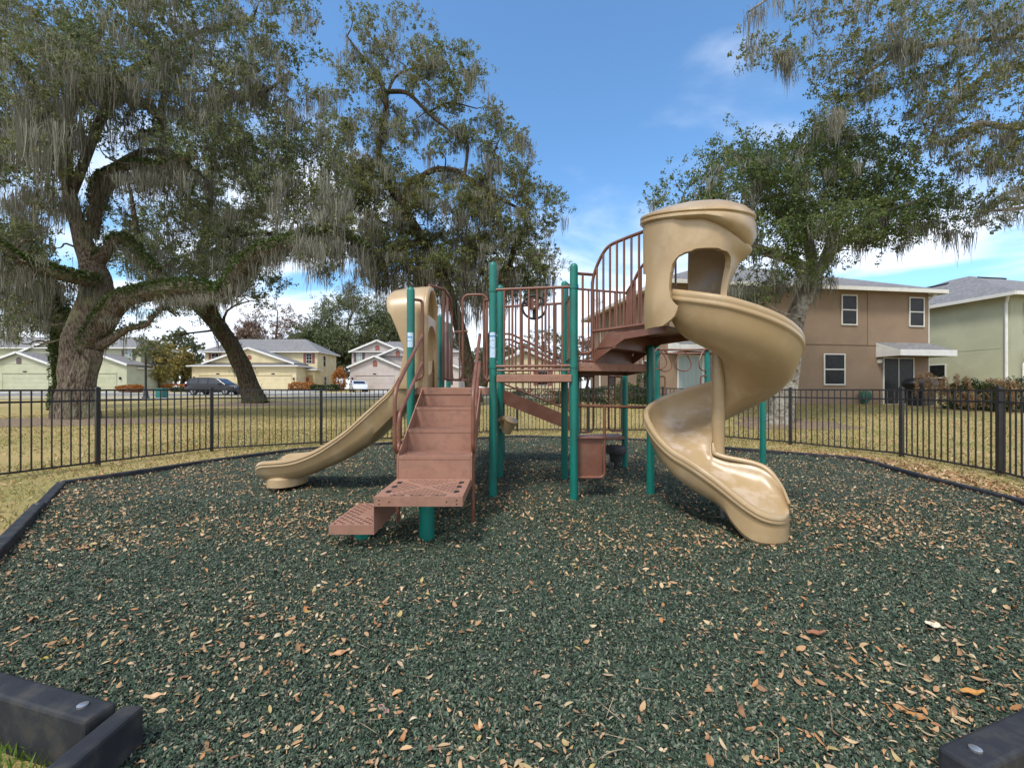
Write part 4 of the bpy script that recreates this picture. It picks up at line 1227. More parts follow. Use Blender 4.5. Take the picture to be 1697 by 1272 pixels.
M['wscreen'] = mat('dark screened glass', (.008, .009, .010), (.02, .022, .022), rough=.35, scale=6, spec=.25)
M['shut_red'] = mat('brick red shutters', (.27, .09, .065), rough=.6, scale=20); M['shut_brown'] = mat('brown shutters', (.12, .085, .085), rough=.6, scale=20)
M['door_red'] = mat('red door', (.35, .045, .03), rough=.5)
M['solar'] = mat('black roof vent', (.015, .015, .018), rough=.3)

class House:
    def __init__(self, name, F, wall, label, cat='house', ground=0):
        self.F = F; self.o = Vector(F.o); self.wall = wall
        self.root = empty(name, self.o, 0, label, cat)
    def part(self, mb, name, m, parent=None, **k): return mb.build(name, m, parent or self.root, origin=self.o, **k)
    def walls(self, blocks, m=None, name='wall'):
        mb = MB()
        for s0, s1, d0, d1, z0, z1 in blocks: mb.box((s0, d0, z0), (s1, d1, z1), self.F)
        return self.part(mb, name, m or self.wall)
    def hip(self, s0, s1, d0, d1, z, pitch=.38, ov=.4, axis='s', name='roof', h=None):
        F = self.F; mb = MB(); s0 -= ov; s1 += ov; d0 -= ov; d1 += ov
        half = (d1 - d0) / 2 if axis == 's' else (s1 - s0) / 2
        hh = half * pitch
        lo = [(s0, d0), (s1, d0), (s1, d1), (s0, d1)]
        if axis == 's': r_ = [(s0 + half, (d0 + d1) / 2), (s1 - half, (d0 + d1) / 2)]
        else: r_ = [((s0 + s1) / 2, d0 + half), ((s0 + s1) / 2, d1 - half)]
        vs = [F(a_, b_, z) for a_, b_ in lo] + [F(a_, b_, z + .01 + hh) for a_, b_ in r_]
        fs = [(0, 1, 5, 4), (1, 2, 5), (2, 3, 4, 5), (3, 0, 4), (3, 2, 1, 0)] if axis == 's' else [(0, 1, 4), (1, 2, 5, 4), (2, 3, 5), (3, 0, 4, 5), (3, 2, 1, 0)]
        mb.add(vs, fs); rf = self.part(mb, name, M['roof'])
        mb = MB(); t_ = .16
        for a_, b_ in ((0, 1), (1, 2), (2, 3), (3, 0)):
            p_, q_ = F(*lo[a_], z - t_ / 2 - .004), F(*lo[b_], z - t_ / 2 - .004); mb.bar(p_, q_, .06, t_)
        mb.box((s0 + .03, d0 + .03, z - .06), (s1 - .03, d1 - .03, z - .03), F)
        self.part(mb, 'eaves', M['trim'], rf)
        return rf
    def gable(self, s0, s1, z, pitch, d0, d1, ov=.35, wall=None, vent=None, ventm=None):
        """front-facing gable over s0..s1, face at d0, running back to d1"""
        F = self.F; c_ = (s0 + s1) / 2; h = (s1 - s0) / 2 * pitch
        mb = MB(); mb.prism([(lambda e, a_=a_, z_=z_: F(a_, e, z_)) for a_, z_ in ((s0, z), (s1, z), (c_, z + h))], d0, d1)
        self.part(mb, 'gable_wall', wall or self.wall)
        mb = MB(); e_ = ov
        for sg in (-1, 1):
            a_ = c_ + sg * ((s1 - s0) / 2 + e_)
            z0 = z - e_ * pitch
            q = [F(a_, d0 - e_, z0), F(c_, d0 - e_, z + h), F(c_, d1, z + h), F(a_, d1, z0)]
            q2 = [p_ + Vector((0, 0, .10)) for p_ in q]
            mb.add(q + q2, [(0, 1, 2, 3), (7, 6, 5, 4), (0, 4, 5, 1), (1, 5, 6, 2), (2, 6, 7, 3), (3, 7, 4, 0)])
        rf = self.part(mb, 'gable_roof', M['roof'])
        mb = MB()
        for sg in (-1, 1):
            a_ = c_ + sg * ((s1 - s0) / 2 + e_)
            mb.bar(F(a_, d0 - e_ - .03, z - e_ * pitch + .0), F(c_, d0 - e_ - .03, z + h + .0), .05, .26)
        self.part(mb, 'rake_trim', M['white'], rf)
        if vent == 'arch' or vent == 'round':
            mb = MB(); w = .32; zc = z + h * .38 
            pts = []
            for k in range(20):
                a_ = 2 * math.pi * k / 20; x_, y_ = math.cos(a_) * w, math.sin(a_) * (w if vent == 'round' or a_ < math.pi else .0)
                if vent == 'arch' and a_ >= math.pi: y_ = -.55 * min(1, 3 * abs(math.sin(a_)))
                pts.append((c_ + x_, zc + y_))
            mb.prism([(lambda e, a_=a_, z_=z_: F(a_, e, z_)) for a_, z_ in pts], d0 - .05, d0 - .005)
            self.part(mb, 'vent', ventm or M['shut_brown'])
    def window(self, s0, s1, z0, z1, d=0, m='glass', shutters=None, side=False, panes=2, name='window', mull=0):
        """side: (s is measured along d on the left wall at s=side)"""
        F = self.F if side is False else (lambda s, dd, z: self.F(side[0] + side[1] * dd, s, z))
        fw = .05
        mb = MB(); mb.box((s0 - fw, d - .05, z0 - fw), (s1 + fw, d - .012, z0), F); mb.box((s0 - fw, d - .05, z1), (s1 + fw, d - .012, z1 + fw), F)
        mb.box((s0 - fw, d - .05, z0), (s0, d - .012, z1), F); mb.box((s1, d - .05, z0), (s1 + fw, d - .012, z1), F)
        for k in range(1, panes):
            z = z0 + (z1 - z0) * k / panes; mb.box((s0, d - .048, z - .025), (s1, d - .014, z + .025), F)
        for k in range(1, mull + 1):
            s_ = s0 + (s1 - s0) * k / (mull + 1); mb.box((s_ - .02, d - .046, z0), (s_ + .02, d - .016, z1), F)
        w = self.part(mb, name, M['trim'])
        mb = MB(); mb.box((s0, d - .03, z0), (s1, d - .006, z1), F); self.part(mb, 'glass', M[m], w)
        if shutters:
            for a_, b_ in ((s0 - fw - .42, s0 - fw - .03), (s1 + fw + .03, s1 + fw + .42)):
                mb = MB(); mb.box((a_, d - .04, z0 - .04), (b_, d - .004, z1 + .04), F)
                k = z0
                while k < z1 - .08:
                    mb.box((a_ + .05, d - .052, k + .02), (b_ - .05, d - .041, k + .09), F); k += .14
                self.part(mb, 'shutter', M[shutters])
        return w
    def garage(self, s0, s1, z1, d=0, m=None, arch=0):
        F = self.F; mb = MB(); n_ = 4; zz = z1 / n_
        for k in range(n_):
            mb.box((s0, d - .03, k * zz + .008), (s1, d - .002, (k + 1) * zz - .008), F)
            m_ = 8
            for j_ in range(m_):
                a_ = s0 + (s1 - s0) * j_ / m_
                mb.box((a_ + .06, d - .037, k * zz + .1), (a_ + (s1 - s0) / m_ - .06, d - .031, (k + 1) * zz - .1), F)
        g_ = self.part(mb, 'garage_door', m or self.wall)
        mb = MB(); t_ = .14
        mb.box((s0 - t_, d - .06, 0), (s0 - .005, d - .004, z1 + .1), F); mb.box((s1 + .005, d - .06, 0), (s1 + t_, d - .004, z1 + .1), F)
        mb.box((s0 - t_, d - .10, z1 + .10), (s1 + t_, d - .004, z1 + .2), F)
        if arch:
            pts = [(s0 - t_, z1 + .22), (s1 + t_, z1 + .22)]
            for k in range(13): a_ = 1 - k / 12; pts.append((s0 - t_ + (s1 - s0 + 2 * t_) * a_, z1 + .3 + arch * math.sin(math.pi * a_)))
            mb.prism([(lambda e, a_=a_, z_=z_: F(a_, e, z_)) for a_, z_ in pts], d - .05, d - .004)
        self.part(mb, 'frame', self.wall, g_)
        mb = MB(); mb.box(((s0 + s1) / 2 - .22, d - .12, z1 + .25), ((s0 + s1) / 2 + .22, d - .06, z1 + .40), F); self.part(mb, 'house_number_plate', M['dark'])
    def lamp(self, s, z, d=0):
        F = self.F; mb = MB(); mb.box((s - .07, d - .18, z), (s + .07, d - .003, z + .28), F); mb.box((s - .09, d - .2, z + .28), (s + .09, d - .003, z + .33), F)
        self.part(mb, 'wall_lamp', M['dark'])
    def awning(self, s0, s1, z0, z1, out, d=0):
        F = self.F; mb = MB()
        vs = [F(s0, d - .003, z1), F(s1 - .5, d - .003, z1), F(s1, d - out, z0), F(s0 + .5, d - out, z0)]
        lo = [F(s0, d - .003, z0 - .02), F(s1, d - .003, z0 - .02)]
        mb.add([F(s0, d - .003, z1), F(s1, d - .003, z1), F(s1, d - out, z0), F(s0, d - out, z0)] + [F(s0, d - .003, z1 - .06), F(s1, d - .003, z1 - .06), F(s1, d - out, z0 - .06), F(s0, d - out, z0 - .06)],
               [(0, 1, 2, 3), (7, 6, 5, 4), (0, 4, 5, 1), (1, 5, 6, 2), (2, 6, 7, 3), (3, 7, 4, 0)])
        r_ = self.part(mb, 'awning', M['roof'])
        mb = MB(); mb.box((s0 - .02, d - out - .05, z0 - .24), (s1 + .02, d - out - .003, z0 + .02), F)
        for s_ in (s0 - .02, s1 - .03):
            mb.prism([(lambda e, a_=a_, z_=z_: F(e, a_, z_)) for a_, z_ in ((d - .004, z1 - .02), (d - .004, z0 - .24), (d - out, z0 - .24), (d - out, z0))], s_, s_ + .05)
        self.part(mb, 'fascia', M['white'], r_)

# ---- tan duplex (rear side) at the right
A_ = Vector((6.38, 17.53, 0)); B_ = Vector((19.13, 19.40, 0)); ang = math.atan2(B_.y - A_.y, B_.x - A_.x); LT = (B_ - A_).length
FT = Fr((A_.x, A_.y, .54), ang)
def spx(px):                                    # distance along the facade for a picture column
    a_ = (px - 848.5) / FPX; d_ = (B_ - A_).normalized()
    return (A_.y * a_ - A_.x) / (d_.x - d_.y * a_)
def zpx(px, py):
    p_ = A_ + (B_ - A_).normalized() * spx(px); return EYE + (643.5 - py) / FPX * p_.y - .54
T = House('tan_duplex', FT, M['w_tan'], 'large tan stucco two-storey duplex with a small awning roof behind the right oak', 'house')
ze = 5.12
T.walls([(0, LT, 0, 9.5, -.4, ze)])
T.hip(0, LT, 0, 9.5, ze + .03, pitch=.42, ov=.45)
mb = MB(); mb.box((-.012, -.012, 2.62), (LT + .012, -.002, 2.66), FT); mb.box((-.012, -.012, 2.62), (-.002, 9.5, 2.66), FT)
for s_ in (spx(1437), spx(1255)): mb.box((s_, -.010, 2.66), (s_ + .03, -.002, ze - .1), FT)
T.part(mb, 'control_joint', mat('dark joint line', (.15, .10, .065), rough=.9))  # belt line and joints drawn in a darker tan
for a_, b_, c_, d_ in ((1394, 1419, 489.8, 537.2), (1506, 1530, 494, 540)):
    T.window(spx(a_) + .03, spx(b_) - .03, zpx(b_, d_), zpx(a_, c_), m='wscreen')
T.window(spx(1366), spx(1398), zpx(1398, 636), zpx(1366, 587.5), m='wscreen')
zt = 2.06
T.window(spx(1464), spx(1512), .02, zt, panes=1, mull=1, name='sliding_door', m='wscreen')
T.awning(spx(1452), spx(1541), zpx(1451, 579) - .1, zpx(1451, 567), 1.0)
mb = MB(); s_ = spx(1455.5); z_ = zpx(1455, 599); mb.box((s_ - .06, -.14, z_ - .06), (s_ + .06, -.003, z_ + .10), FT); T.part(mb, 'wall_lamp', M['trim'])
# mirrored unit at the left
T.window(.55, 1.60, .02, zt, panes=1, mull=0, name='sliding_door', m='blind'); T.window(1.70, 2.75, .02, zt, panes=1, name='sliding_door', m='glass')
T.awning(.12, 2.9, 2.42, 2.75, 1.0)
T.window(3.9, 4.7, .95, 2.2, m='wscreen'); T.window(3.6, 4.2, 3.6, 4.75, m='wscreen'); T.window(.5, 1.1, 3.6, 4.75, m='wscreen')
# side wall windows (left side)
T.window(1.35, 2.0, .75, 1.95, side=(0, 1), panes=1, m='wscreen'); T.window(3.1, 3.8, 3.5, 4.8, side=(0, 1), m='wscreen'); T.window(5.4, 6.3, .8, 2.0, side=(0, 1), m='wscreen')
mb = MB(); mb.tube([FT(-.06, 7.6, .2), FT(-.06, 7.6, ze - .1)], .045, 8); T.part(mb, 'downspout', M['white'], smooth=True); mb = MB(); mb.tube([FT(LT + .05, .06, .1), FT(LT + .05, .06, ze - .35), FT(LT + .05, -.3, ze - .1)], .05, 8); T.part(mb, 'downspout', M['white'], smooth=True)
# ---- green house farther right
F2 = Fr((23.15, 19.6, .54), ang)
H2 = House('green_house', F2, M['w_green'], 'pale green stucco house with a white downspout on its corner, at the right edge', 'house')
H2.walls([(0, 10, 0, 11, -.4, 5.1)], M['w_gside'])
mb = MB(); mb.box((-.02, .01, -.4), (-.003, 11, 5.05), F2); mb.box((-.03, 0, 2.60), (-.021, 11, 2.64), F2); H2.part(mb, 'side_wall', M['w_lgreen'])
H2.hip(0, 10, 0, 11, 5.13, pitch=.42, ov=.45, axis='d')
H2.window(2.6, 3.6, .6, 1.95, side=(-.02, 1), m='wscreen'); H2.window(.75, 1.7, 3.4, 4.65, m='wscreen')
H2.window(1.2, 3.0, .02, 2.05, name='sliding_door', panes=1, mull=1, m='wscreen'); H2.awning(.75, 3.6, 2.35, 2.65, 1.0)
mb = MB(); mb.tube([F2(-.07, .12, .0), F2(-.07, .12, 4.7), F2(-.3, -.1, 5.0)], .06, 8); H2.part(mb, 'downspout', M['white'], smooth=True); mb = MB(); mb.tube(fillet([F2(.55, -.1, .1), F2(.55, -.1, 1.85), F2(.95, -.1, 2.2)], .15), .04, 8); H2.part(mb, 'downspout', M['white'], smooth=True)
for s_, w_ in ((.9, 1.9), (3.6, 1.6)):
    mb = MB()
    if s_ < 1: mb.bar(F2(4.0, 5.4, 7.05), F2(4.0, 6.8, 7.05), .20, .08, up=(-.42, 0, 1))
    else: mb.bar(F2(4.5, 4.2, 7.12), F2(6.3, 4.2, 7.12), .20, .08, up=(0, -.42, 1))
    H2.part(mb, 'ridge_vent', M['solar'])

# ---- cream duplex across the street
def gz(Z): return terrf(-20, Z)
def X_(px, Z): return (px - 848.5) / FPX * Z
D = 61.0; z0 = gz(D); F3 = Fr((X_(318, D), D, z0), 0)
def s3(px, d=0): return X_(px, 61.0 + d) - X_(318, 61.0)
C3 = House('cream_duplex', F3, M['w_cream'], 'cream yellow duplex with red shutters and two garage doors behind the black minivan', 'house')
C3.walls([(s3(318), s3(491), 0, 6, -.5, 3.6), (s3(340, 4.5), s3(526, 4.5), 4.5, 11.5, -.5, 6.0), (s3(491, 3), s3(521, 3), 3.0, 5, -.5, 3.2)])
C3.hip(s3(318), s3(491), 0, 9, 3.63, pitch=.26, ov=.5, name='garage_roof')
C3.hip(s3(338, 4.5), s3(526, 4.5), 4.5, 11.5, 6.03, pitch=.58, ov=.5)
C3.gable(s3(336), s3(482), 4.05, .34, .6, 9, vent='round', ventm=M['shut_red'])
C3.garage(s3(331), s3(392), 2.1, 0, arch=.3); C3.garage(s3(424), s3(482), 2.1, 0, arch=.3)
C3.lamp(s3(322), 1.7); C3.lamp(s3(487), 1.55)
C3.window(s3(350, 4.5) + .1, s3(361, 4.5) + .1, 4.6, 5.75, d=4.5, shutters='shut_red', m='wscreen', mull=1); C3.window(s3(508, 4.5), s3(516.5, 4.5), 4.25, 5.75, d=4.5, shutters='shut_red', mull=1, m='wscreen', panes=3)
C3.hip(s3(489, 3), s3(522, 3), 3.0, 4.6, 3.23, pitch=.2, ov=.4, name='porch_roof')
mb = MB(); mb.box((s3(507, 3), 2.94, 0), (s3(519, 3), 2.995, 2.35), F3); C3.part(mb, 'porch_shade_sheet', mat('cream with painted porch shade', (.42, .30, .13), rough=.9))  # flat sheet; the porch shade is put into its darker cream colour
mb = MB(); mb.box((s3(507.5, 3), 2.88, 0), (s3(512, 3), 2.93, 1.95), F3); C3.part(mb, 'door', M['door_red'])
C3.window(6.5, 7.3, 3.9, 5.5, side=(s3(526, 4.5), -1), panes=2, m='wscreen'); C3.window(6.8, 7.6, .8, 2.2, side=(s3(526, 4.5), -1), m='wscreen')
# ---- light green duplex behind the big oak
D = 55.0; z0 = gz(D); F4 = Fr((X_(-82, D), D, z0), 0)
def s4(px, d=0): return X_(px, 55.0 + d) - X_(-82, 55.0)
C4 = House('light_green_duplex', F4, M['w_lgreen'], 'light green duplex with brown shutters half hidden behind the massive oak trunk', 'house')
C4.walls([(s4(-60), s4(85), 0, 5, -.5, 3.6), (s4(110), s4(210), 0, 5, -.5, 3.6), (s4(-40, 3), s4(233, 3), 3, 8.5, -.5, 6.0), (s4(210, 2), s4(231, 2), 2, 4, -.5, 3.2)])
C4.hip(s4(-40, 3), s4(233, 3), 3, 8.5, 6.03, pitch=.55, ov=.5)
C4.gable(s4(-22), s4(85), 3.62, .36, 0, 6, vent='arch', ventm=M['shut_brown']); C4.gable(s4(115), s4(210), 3.62, .36, 0, 6, vent='arch', ventm=M['shut_brown'])
C4.gable(s4(30, 2.8), s4(140, 2.8), 5.2, .40, 2.8, 7)
C4.garage(s4(5), s4(79), 2.3, 0); C4.garage(s4(125), s4(192), 2.3, 0); C4.lamp(s4(200), 1.6)
C4.window(s4(207.5, 3), s4(219, 3), 4.3, 5.75, d=3, shutters='shut_brown', m='blind', mull=1)
C4.hip(s4(212, 2), s4(231, 2), 1.8, 3.6, 3.23, pitch=.25, ov=.4, name='porch_roof')
mb = MB(); mb.box((s4(213, 2), 1.9, 0), (s4(221, 2), 1.99, 2.3), F4); C4.part(mb, 'door', M['dark'])
# ---- mauve grey house
D = 62.0; z0 = gz(D); F5 = Fr((X_(580, D), D, z0), 0)
def s5(px, d=0): return X_(px, 62.0 + d) - X_(580, 62.0)
C5 = House('mauve_grey_house', F5, M['w_grey'], 'mauve grey gabled house with arched red vents behind the parked white car', 'house')
C5.walls([(s5(580), s5(663), 0, 8, -.5, 3.5), (s5(583, 3), s5(760, 3), 3, 12, -.5, 6.0), (s5(663, 1), s5(760, 1), 1, 4, -.5, 3.5)])
C5.hip(s5(583, 3), s5(760, 3), 3, 12, 6.03, pitch=.40, ov=.4)
C5.gable(s5(583, 2.9), s5(668, 2.9), 6.0, .42, 2.9, 9, vent='arch', ventm=M['shut_red']); C5.gable(s5(580), s5(663), 3.5, .42, 0, 9, vent='arch', ventm=M['shut_red']); C5.gable(s5(627, 2.6), s5(692, 2.6), 5.3, .42, 2.6, 9, vent='arch', ventm=M['shut_red'])
C5.gable(s5(668, 1), s5(758, 1), 3.5, .40, 1, 9, vent='arch', ventm=M['shut_red'])
C5.garage(s5(590), s5(652), 2.1, 0); C5.garage(s5(680, 1), s5(742, 1), 2.1, 1); C5.lamp(s5(584), 1.6)
C5.window(s5(591.5, 3), s5(599.5, 3), 4.45, 5.75, d=3, shutters='shut_brown', m='blind', mull=1)
# ---- yellow house glimpsed through the middle of the structure, tan house behind it
F6 = Fr((-2.5, 44, gz(44)), 0)
C6 = House('yellow_house', F6, M['w_cream'], 'pale yellow house glimpsed through the bars of the middle deck', 'house')
C6.walls([(0, 8.0, 0, 8, -.5, 3.0)]); C6.gable(0, 8.0, 3.0, .40, 0, 9); C6.window(5.2, 6.2, 1.0, 2.4, shutters='shut_red', m='wscreen'); C6.garage(.8, 4.2, 2.1, 0)

# ------------------------------------------------------------------ cars
def car(name, loc, rz, body, label, Lc=5.1, Wc=1.95, Hc=1.74, van=True, group=None):
    F = Fr(loc, rz); o = Vector(loc); root = empty(name, o, 0, label, 'car', group)
    hw = Wc / 2
    # x from the rear (0) to the nose (Lc): lower body
    top = [(0.0, .95), (.08, 1.02), (.9, 1.04), (2.2, 1.03), (3.6, 1.02), (4.05, 1.0), (4.6, .92), (4.95, .80), (5.1, .62)] if van else [(0, .80), (.1, .92), (.7, .96), (2.0, .95), (3.2, .95), (3.6, .93), (4.1, .84), (4.35, .72), (4.45, .55)]
    bot = .24
    def section(x, zt, w):
        pts = [(-w * .86, bot), (w * .86, bot), (w * .97, bot + .12), (w, .55), (w * .985, min(zt - .08, .78)), (w * .93, zt), (-w * .93, zt), (-w * .985, min(zt - .08, .78)), (-w, .55), (-w * .97, bot + .12)]
        return [F(x - Lc / 2, y, z) for y, z in pts]
    mb = MB(); secs = []
    for x, zt in top:
        k = x / top[-1][0]; w = hw * (1 - .16 * max(0, (abs(k - .5) * 2 - .82) / .18) ** 2)
        secs.append(section(x, zt, w))
    mb.loft(secs)
    b = mb.build('body', body, root, smooth=True, origin=o)
    prof = [(.12, 1.0), (.35, 1.55), (.55, 1.68), (1.2, 1.735), (2.3, 1.74), (2.95, 1.68), (3.2, 1.60), (4.12, 1.0)] if van else [(.15, .93), (.55, 1.30), (1.2, 1.44), (2.0, 1.45), (2.5, 1.38), (3.35, .93)]
    mb = MB()
    def wz(z): return hw * (.93 - .20 * (z - .95) / .8)
    n_ = len(prof)
    vs = [F(x - Lc / 2, -wz(z), z) for x, z in prof] + [F(x - Lc / 2, wz(z), z) for x, z in prof]
    mb.add(vs, [tuple(range(n_)), tuple(range(2 * n_ - 1, n_ - 1, -1))] + [(i_, (i_ + 1) % n_, n_ + (i_ + 1) % n_, n_ + i_) for i_ in range(n_)])
    mb.build('roof', body, root, bevel=.04, origin=o)
    wins = [[(.45, 1.12), (1.35, 1.12), (1.35, 1.56), (.62, 1.56)], [(1.45, 1.10), (2.3, 1.10), (2.3, 1.60), (1.45, 1.60)], [(2.4, 1.10), (3.75, 1.08), (3.15, 1.54), (2.95, 1.58), (2.4, 1.60)]] if van else \
           [[(.5, 1.0), (1.45, 1.0), (1.45, 1.36), (.85, 1.33)], [(1.55, 1.0), (3.0, .99), (2.45, 1.30), (1.55, 1.36)]]
    for sg in (-1, 1):
        for w in wins:
            mb = MB(); m_ = len(w)
            vs = [F(x - Lc / 2, sg * (wz(z) + .004), z) for x, z in w] + [F(x - Lc / 2, sg * (wz(z) + .02), z) for x, z in w]
            mb.add(vs, [tuple(range(m_)), tuple(range(2 * m_ - 1, m_ - 1, -1))] + [(i_, (i_ + 1) % m_, m_ + (i_ + 1) % m_, m_ + i_) for i_ in range(m_)])
            mb.build('window', M['glass'], root, origin=o)
    def slope(x0, z0_, x1, z1_, name, off=.02):
        mb = MB(); d_ = Vector((z1_ - z0_, 0, -(x1 - x0))).normalized()
        if d_.z < 0: d_ = -d_
        q = []
        for t_ in (.12, .9):
            x, z = x0 + (x1 - x0) * t_, z0_ + (z1_ - z0_) * t_
            for sg in (-1, 1): q.append((x, sg * (wz(z) - .09), z, d_))
        a_ = [F(x - Lc / 2 + d_.x * .006, y, z + d_.z * .006) for x, y, z, d_ in q] + [F(x - Lc / 2 + d_.x * off, y, z + d_.z * off) for x, y, z, d_ in q]
        mb.add(a_, [(0, 1, 3, 2), (4, 6, 7, 5), (0, 2, 6, 4), (1, 5, 7, 3), (0, 4, 5, 1), (2, 3, 7, 6)])
        mb.build(name, M['glass'], root, origin=o)
    slope(prof[-1][0], prof[-1][1], prof[-2][0], prof[-2][1], 'windscreen'); slope(prof[0][0], prof[0][1], prof[1][0], prof[1][1], 'rear_window')
    for x in (.95, Lc - 1.0) if van else (.85, Lc - .85):
        for sg in (-1, 1):
            c_ = F(x - Lc / 2, sg * (hw - .02), .33); ax = F.v * sg
            mb = MB(); mb.rev([(.20, .02), (.33, .02), (.345, -.02), (.345, -.20), (.32, -.22)], c_, 24, axis=ax); wh_ = mb.build('wheel', M['rubber'], root, smooth=True, origin=o)
            mb = MB(); mb.rev([(.05, .015), (.17, .03), (.21, .025), (.215, .0)], c_, 20, axis=ax); mb.build('rim', M['steel'], wh_, smooth=True, origin=o)
    for sg in (-1, 1):
        mb = MB(); mb.box((Lc / 2 - .32, sg * (hw - .30) - .2, .62), (Lc / 2 - .10, sg * (hw - .30) + .2, .76), F); mb.build('headlight', M['white'], root, bevel=.03, origin=o)
        mb = MB(); mb.box((-Lc / 2 - .02, sg * (hw - .16) - .12, .80), (-Lc / 2 + .1, sg * (hw - .16) + .12, 1.12), F); mb.build('tail_light', M['door_red'], root, bevel=.03, origin=o)
        mb = MB(); mb.box((Lc * .18, sg * (hw + .08) - .09, 1.02), (Lc * .18 + .10, sg * (hw + .08) + .09, 1.16), F); mb.build('mirror', body, root, bevel=.02, origin=o)
    for sg in (-1, 1):
        mb = MB()
        for z in (.78,): mb.box((-Lc * .32, sg * hw - .006, z), (Lc * .28, sg * hw + .006, z + .03), F)
        mb.build('door_trim', M['dark'], root, origin=o)
M['car_dark'] = mat('dark purple car paint', (.008, .005, .008), (.007, .005, .007), rough=.3, coat=.25); M['car_white'] = mat('white car paint', (.62, .66, .72), (.6, .64, .7), rough=.25, coat=.5)
zz = 42.6
car('minivan', ((358 - 848.5) / FPX * zz, zz, terrf(-30, zz) + .03), 0, M['car_dark'], 'black minivan parked at the kerb in front of the cream yellow duplex')
zz = 53.5
car('sedan', ((594 - 848.5) / FPX * zz, zz, terrf(-20, zz) + .05), R(-62), M['car_white'], 'white car parked on the driveway of the mauve grey house', Lc=4.45, Wc=1.8, Hc=1.45, van=False)

# ------------------------------------------------------------------ street lamp, bins, bits
lz = 34.2; lx = (241.6 - 848.5) / FPX * lz; lg = terrf(lx, lz)
lo = Vector((lx, lz, lg)); lamp = empty('street_lamp', lo, 0, 'black post lamp with a glass lantern on the lawn right of the big oak trunk', 'lamp')
mb = MB(); mb.rev([(.26, -.1), (.26, .12), (.18, .2), (.16, .55), (.12, .62), (.085, .9), (.07, 3.9), (.10, 3.95), (.06, 4.05), (.14, 4.12)], lo, 18); mb.build('pole', M['black'], lamp, smooth=True, origin=lo)
M['lantern'] = mat('frosted lantern glass', (.42, .36, .30), (.36, .3, .25), rough=.3)
mb = MB(); mb.rev([(.13, 4.12), (.21, 4.50)], lo, 8); mb.build('lantern', M['lantern'], lamp, origin=lo)
mb = MB(); mb.rev([(.25, 4.50), (.24, 4.54), (.12, 4.70), (.05, 4.78), (.02, 4.90)], lo, 8)
for k in range(8):
    a_ = 2 * math.pi * k / 8; c_, s_ = math.cos(a_), math.sin(a_); mb.bar(lo + Vector((c_ * .135, s_ * .135, 4.12)), lo + Vector((c_ * .215, s_ * .215, 4.5)), .02, .02)
mb.build('lantern_cap', M['black'], lamp, origin=lo)
M['teal'] = mat('teal utility box', (.01, .16, .15), rough=.5)
bz = 40.5 - 4.7; bx = (268 - 848.5) / FPX * bz; bo = Vector((bx, bz, terrf(bx, bz)))
ub = empty('utility_box', bo, 0, 'small teal green utility box on the verge left of the minivan', 'utility box')
mb = MB(); mb.box((bx - .30, bz - .3, bo.z - .1), (bx + .30, bz + .3, bo.z + .72)); mb.build('cabinet', M['teal'], ub, bevel=.03, origin=bo)
mb = MB(); mb.box((bx - .33, bz - .33, bo.z + .72), (bx + .33, bz + .33, bo.z + .82)); mb.build('lid', M['teal'], ub, bevel=.03, origin=bo)

# covered grill, hose reel and patio chairs behind the tan duplex
go = FT(spx(1481), -1.1, 0); gr = empty('grill', go, ang, 'barbecue grill under a black cover in front of the sliding door', 'grill')
GF = Fr(go, ang)
mb = MB(); secs = []
for z, w, d_ in ((0, .55, .30), (.45, .58, .30), (.72, .66, .34), (.92, .80, .36), (1.02, .74, .36), (1.12, .50, .34), (1.16, .30, .22)):
    ring_ = []
    for k in range(28):
        a_ = 2 * math.pi * k / 28; sx = math.copysign(abs(math.cos(a_)) ** .55, math.cos(a_)); sy = math.copysign(abs(math.sin(a_)) ** .55, math.sin(a_))
        wr = 1 + .035 * math.sin(k * 2.9 + z * 2) * (1 if z < .9 else .3)
        ring_.append(GF(w * sx * wr, d_ * sy * wr, z))
    secs.append(ring_)
mb.loft(secs); mb.build('cover', mat('black vinyl cover', (.012, .012, .016), (.02, .02, .026), rough=.42, bump=.01, bscale=9), gr, smooth=True, origin=go)
hz = FT(spx(1427), -.2, .15); 
mb = MB(); mb.rev([(.22, -.09), (.24, -.08), (.15, -.07), (.15, .07), (.24, .08), (.22, .09)], hz + Vector((0, 0, .22)), 24, axis=FT.v); mb.box((-.1, -.04, -.1), (.1, .1, .1), Fr(hz, ang))
tag(mb.build('hose_reel', mat('green hose reel', (.03, .12, .07), rough=.5), smooth=True), 'small green hose reel against the foot of the tan wall left of the grill', 'hose reel')
def chair(o_, rz, label):
    F = Fr(o_, rz); r_ = empty('patio_chair', o_, 0, label, 'chair', 'black metal patio chairs')
    mb = MB(); mb.box((-.25, -.25, .40), (.25, .25, .43), F); mb.build('seat', M['black'], r_, bevel=.01, origin=o_)
    mb = MB(); mb.tube(fillet([F(-.26, .22, .40), F(-.30, .33, .85), F(-.16, .38, 1.0), F(.16, .38, 1.0), F(.30, .33, .85), F(.26, .22, .40)], .12), .018, 8)
    for k in range(7): x_ = -.2 + .4 * k / 6; mb.tube([F(x_, .23, .42), F(x_ * .9, .36, .96)], .009, 6)
    for z in (.6, .78): mb.tube([F(-.27, .27, z), F(.27, .27, z)], .009, 6)
    mb.build('backrest', M['black'], r_, smooth=True, origin=o_)
    for sx in (-1, 1):
        for sy in (-1, 1):
            mb = MB(); mb.tube([F(sx * .24, sy * .23, .41), F(sx * .27, sy * .29, 0)], .015, 8); mb.build('leg', M['black'], r_, origin=o_)
chair(FT(spx(1524), -1.9, 0), ang + R(160), 'black metal patio chair beside the covered grill')
chair(FT(spx(1549), -2.2, 0), ang + R(200), 'black metal patio chair among the dead plants')
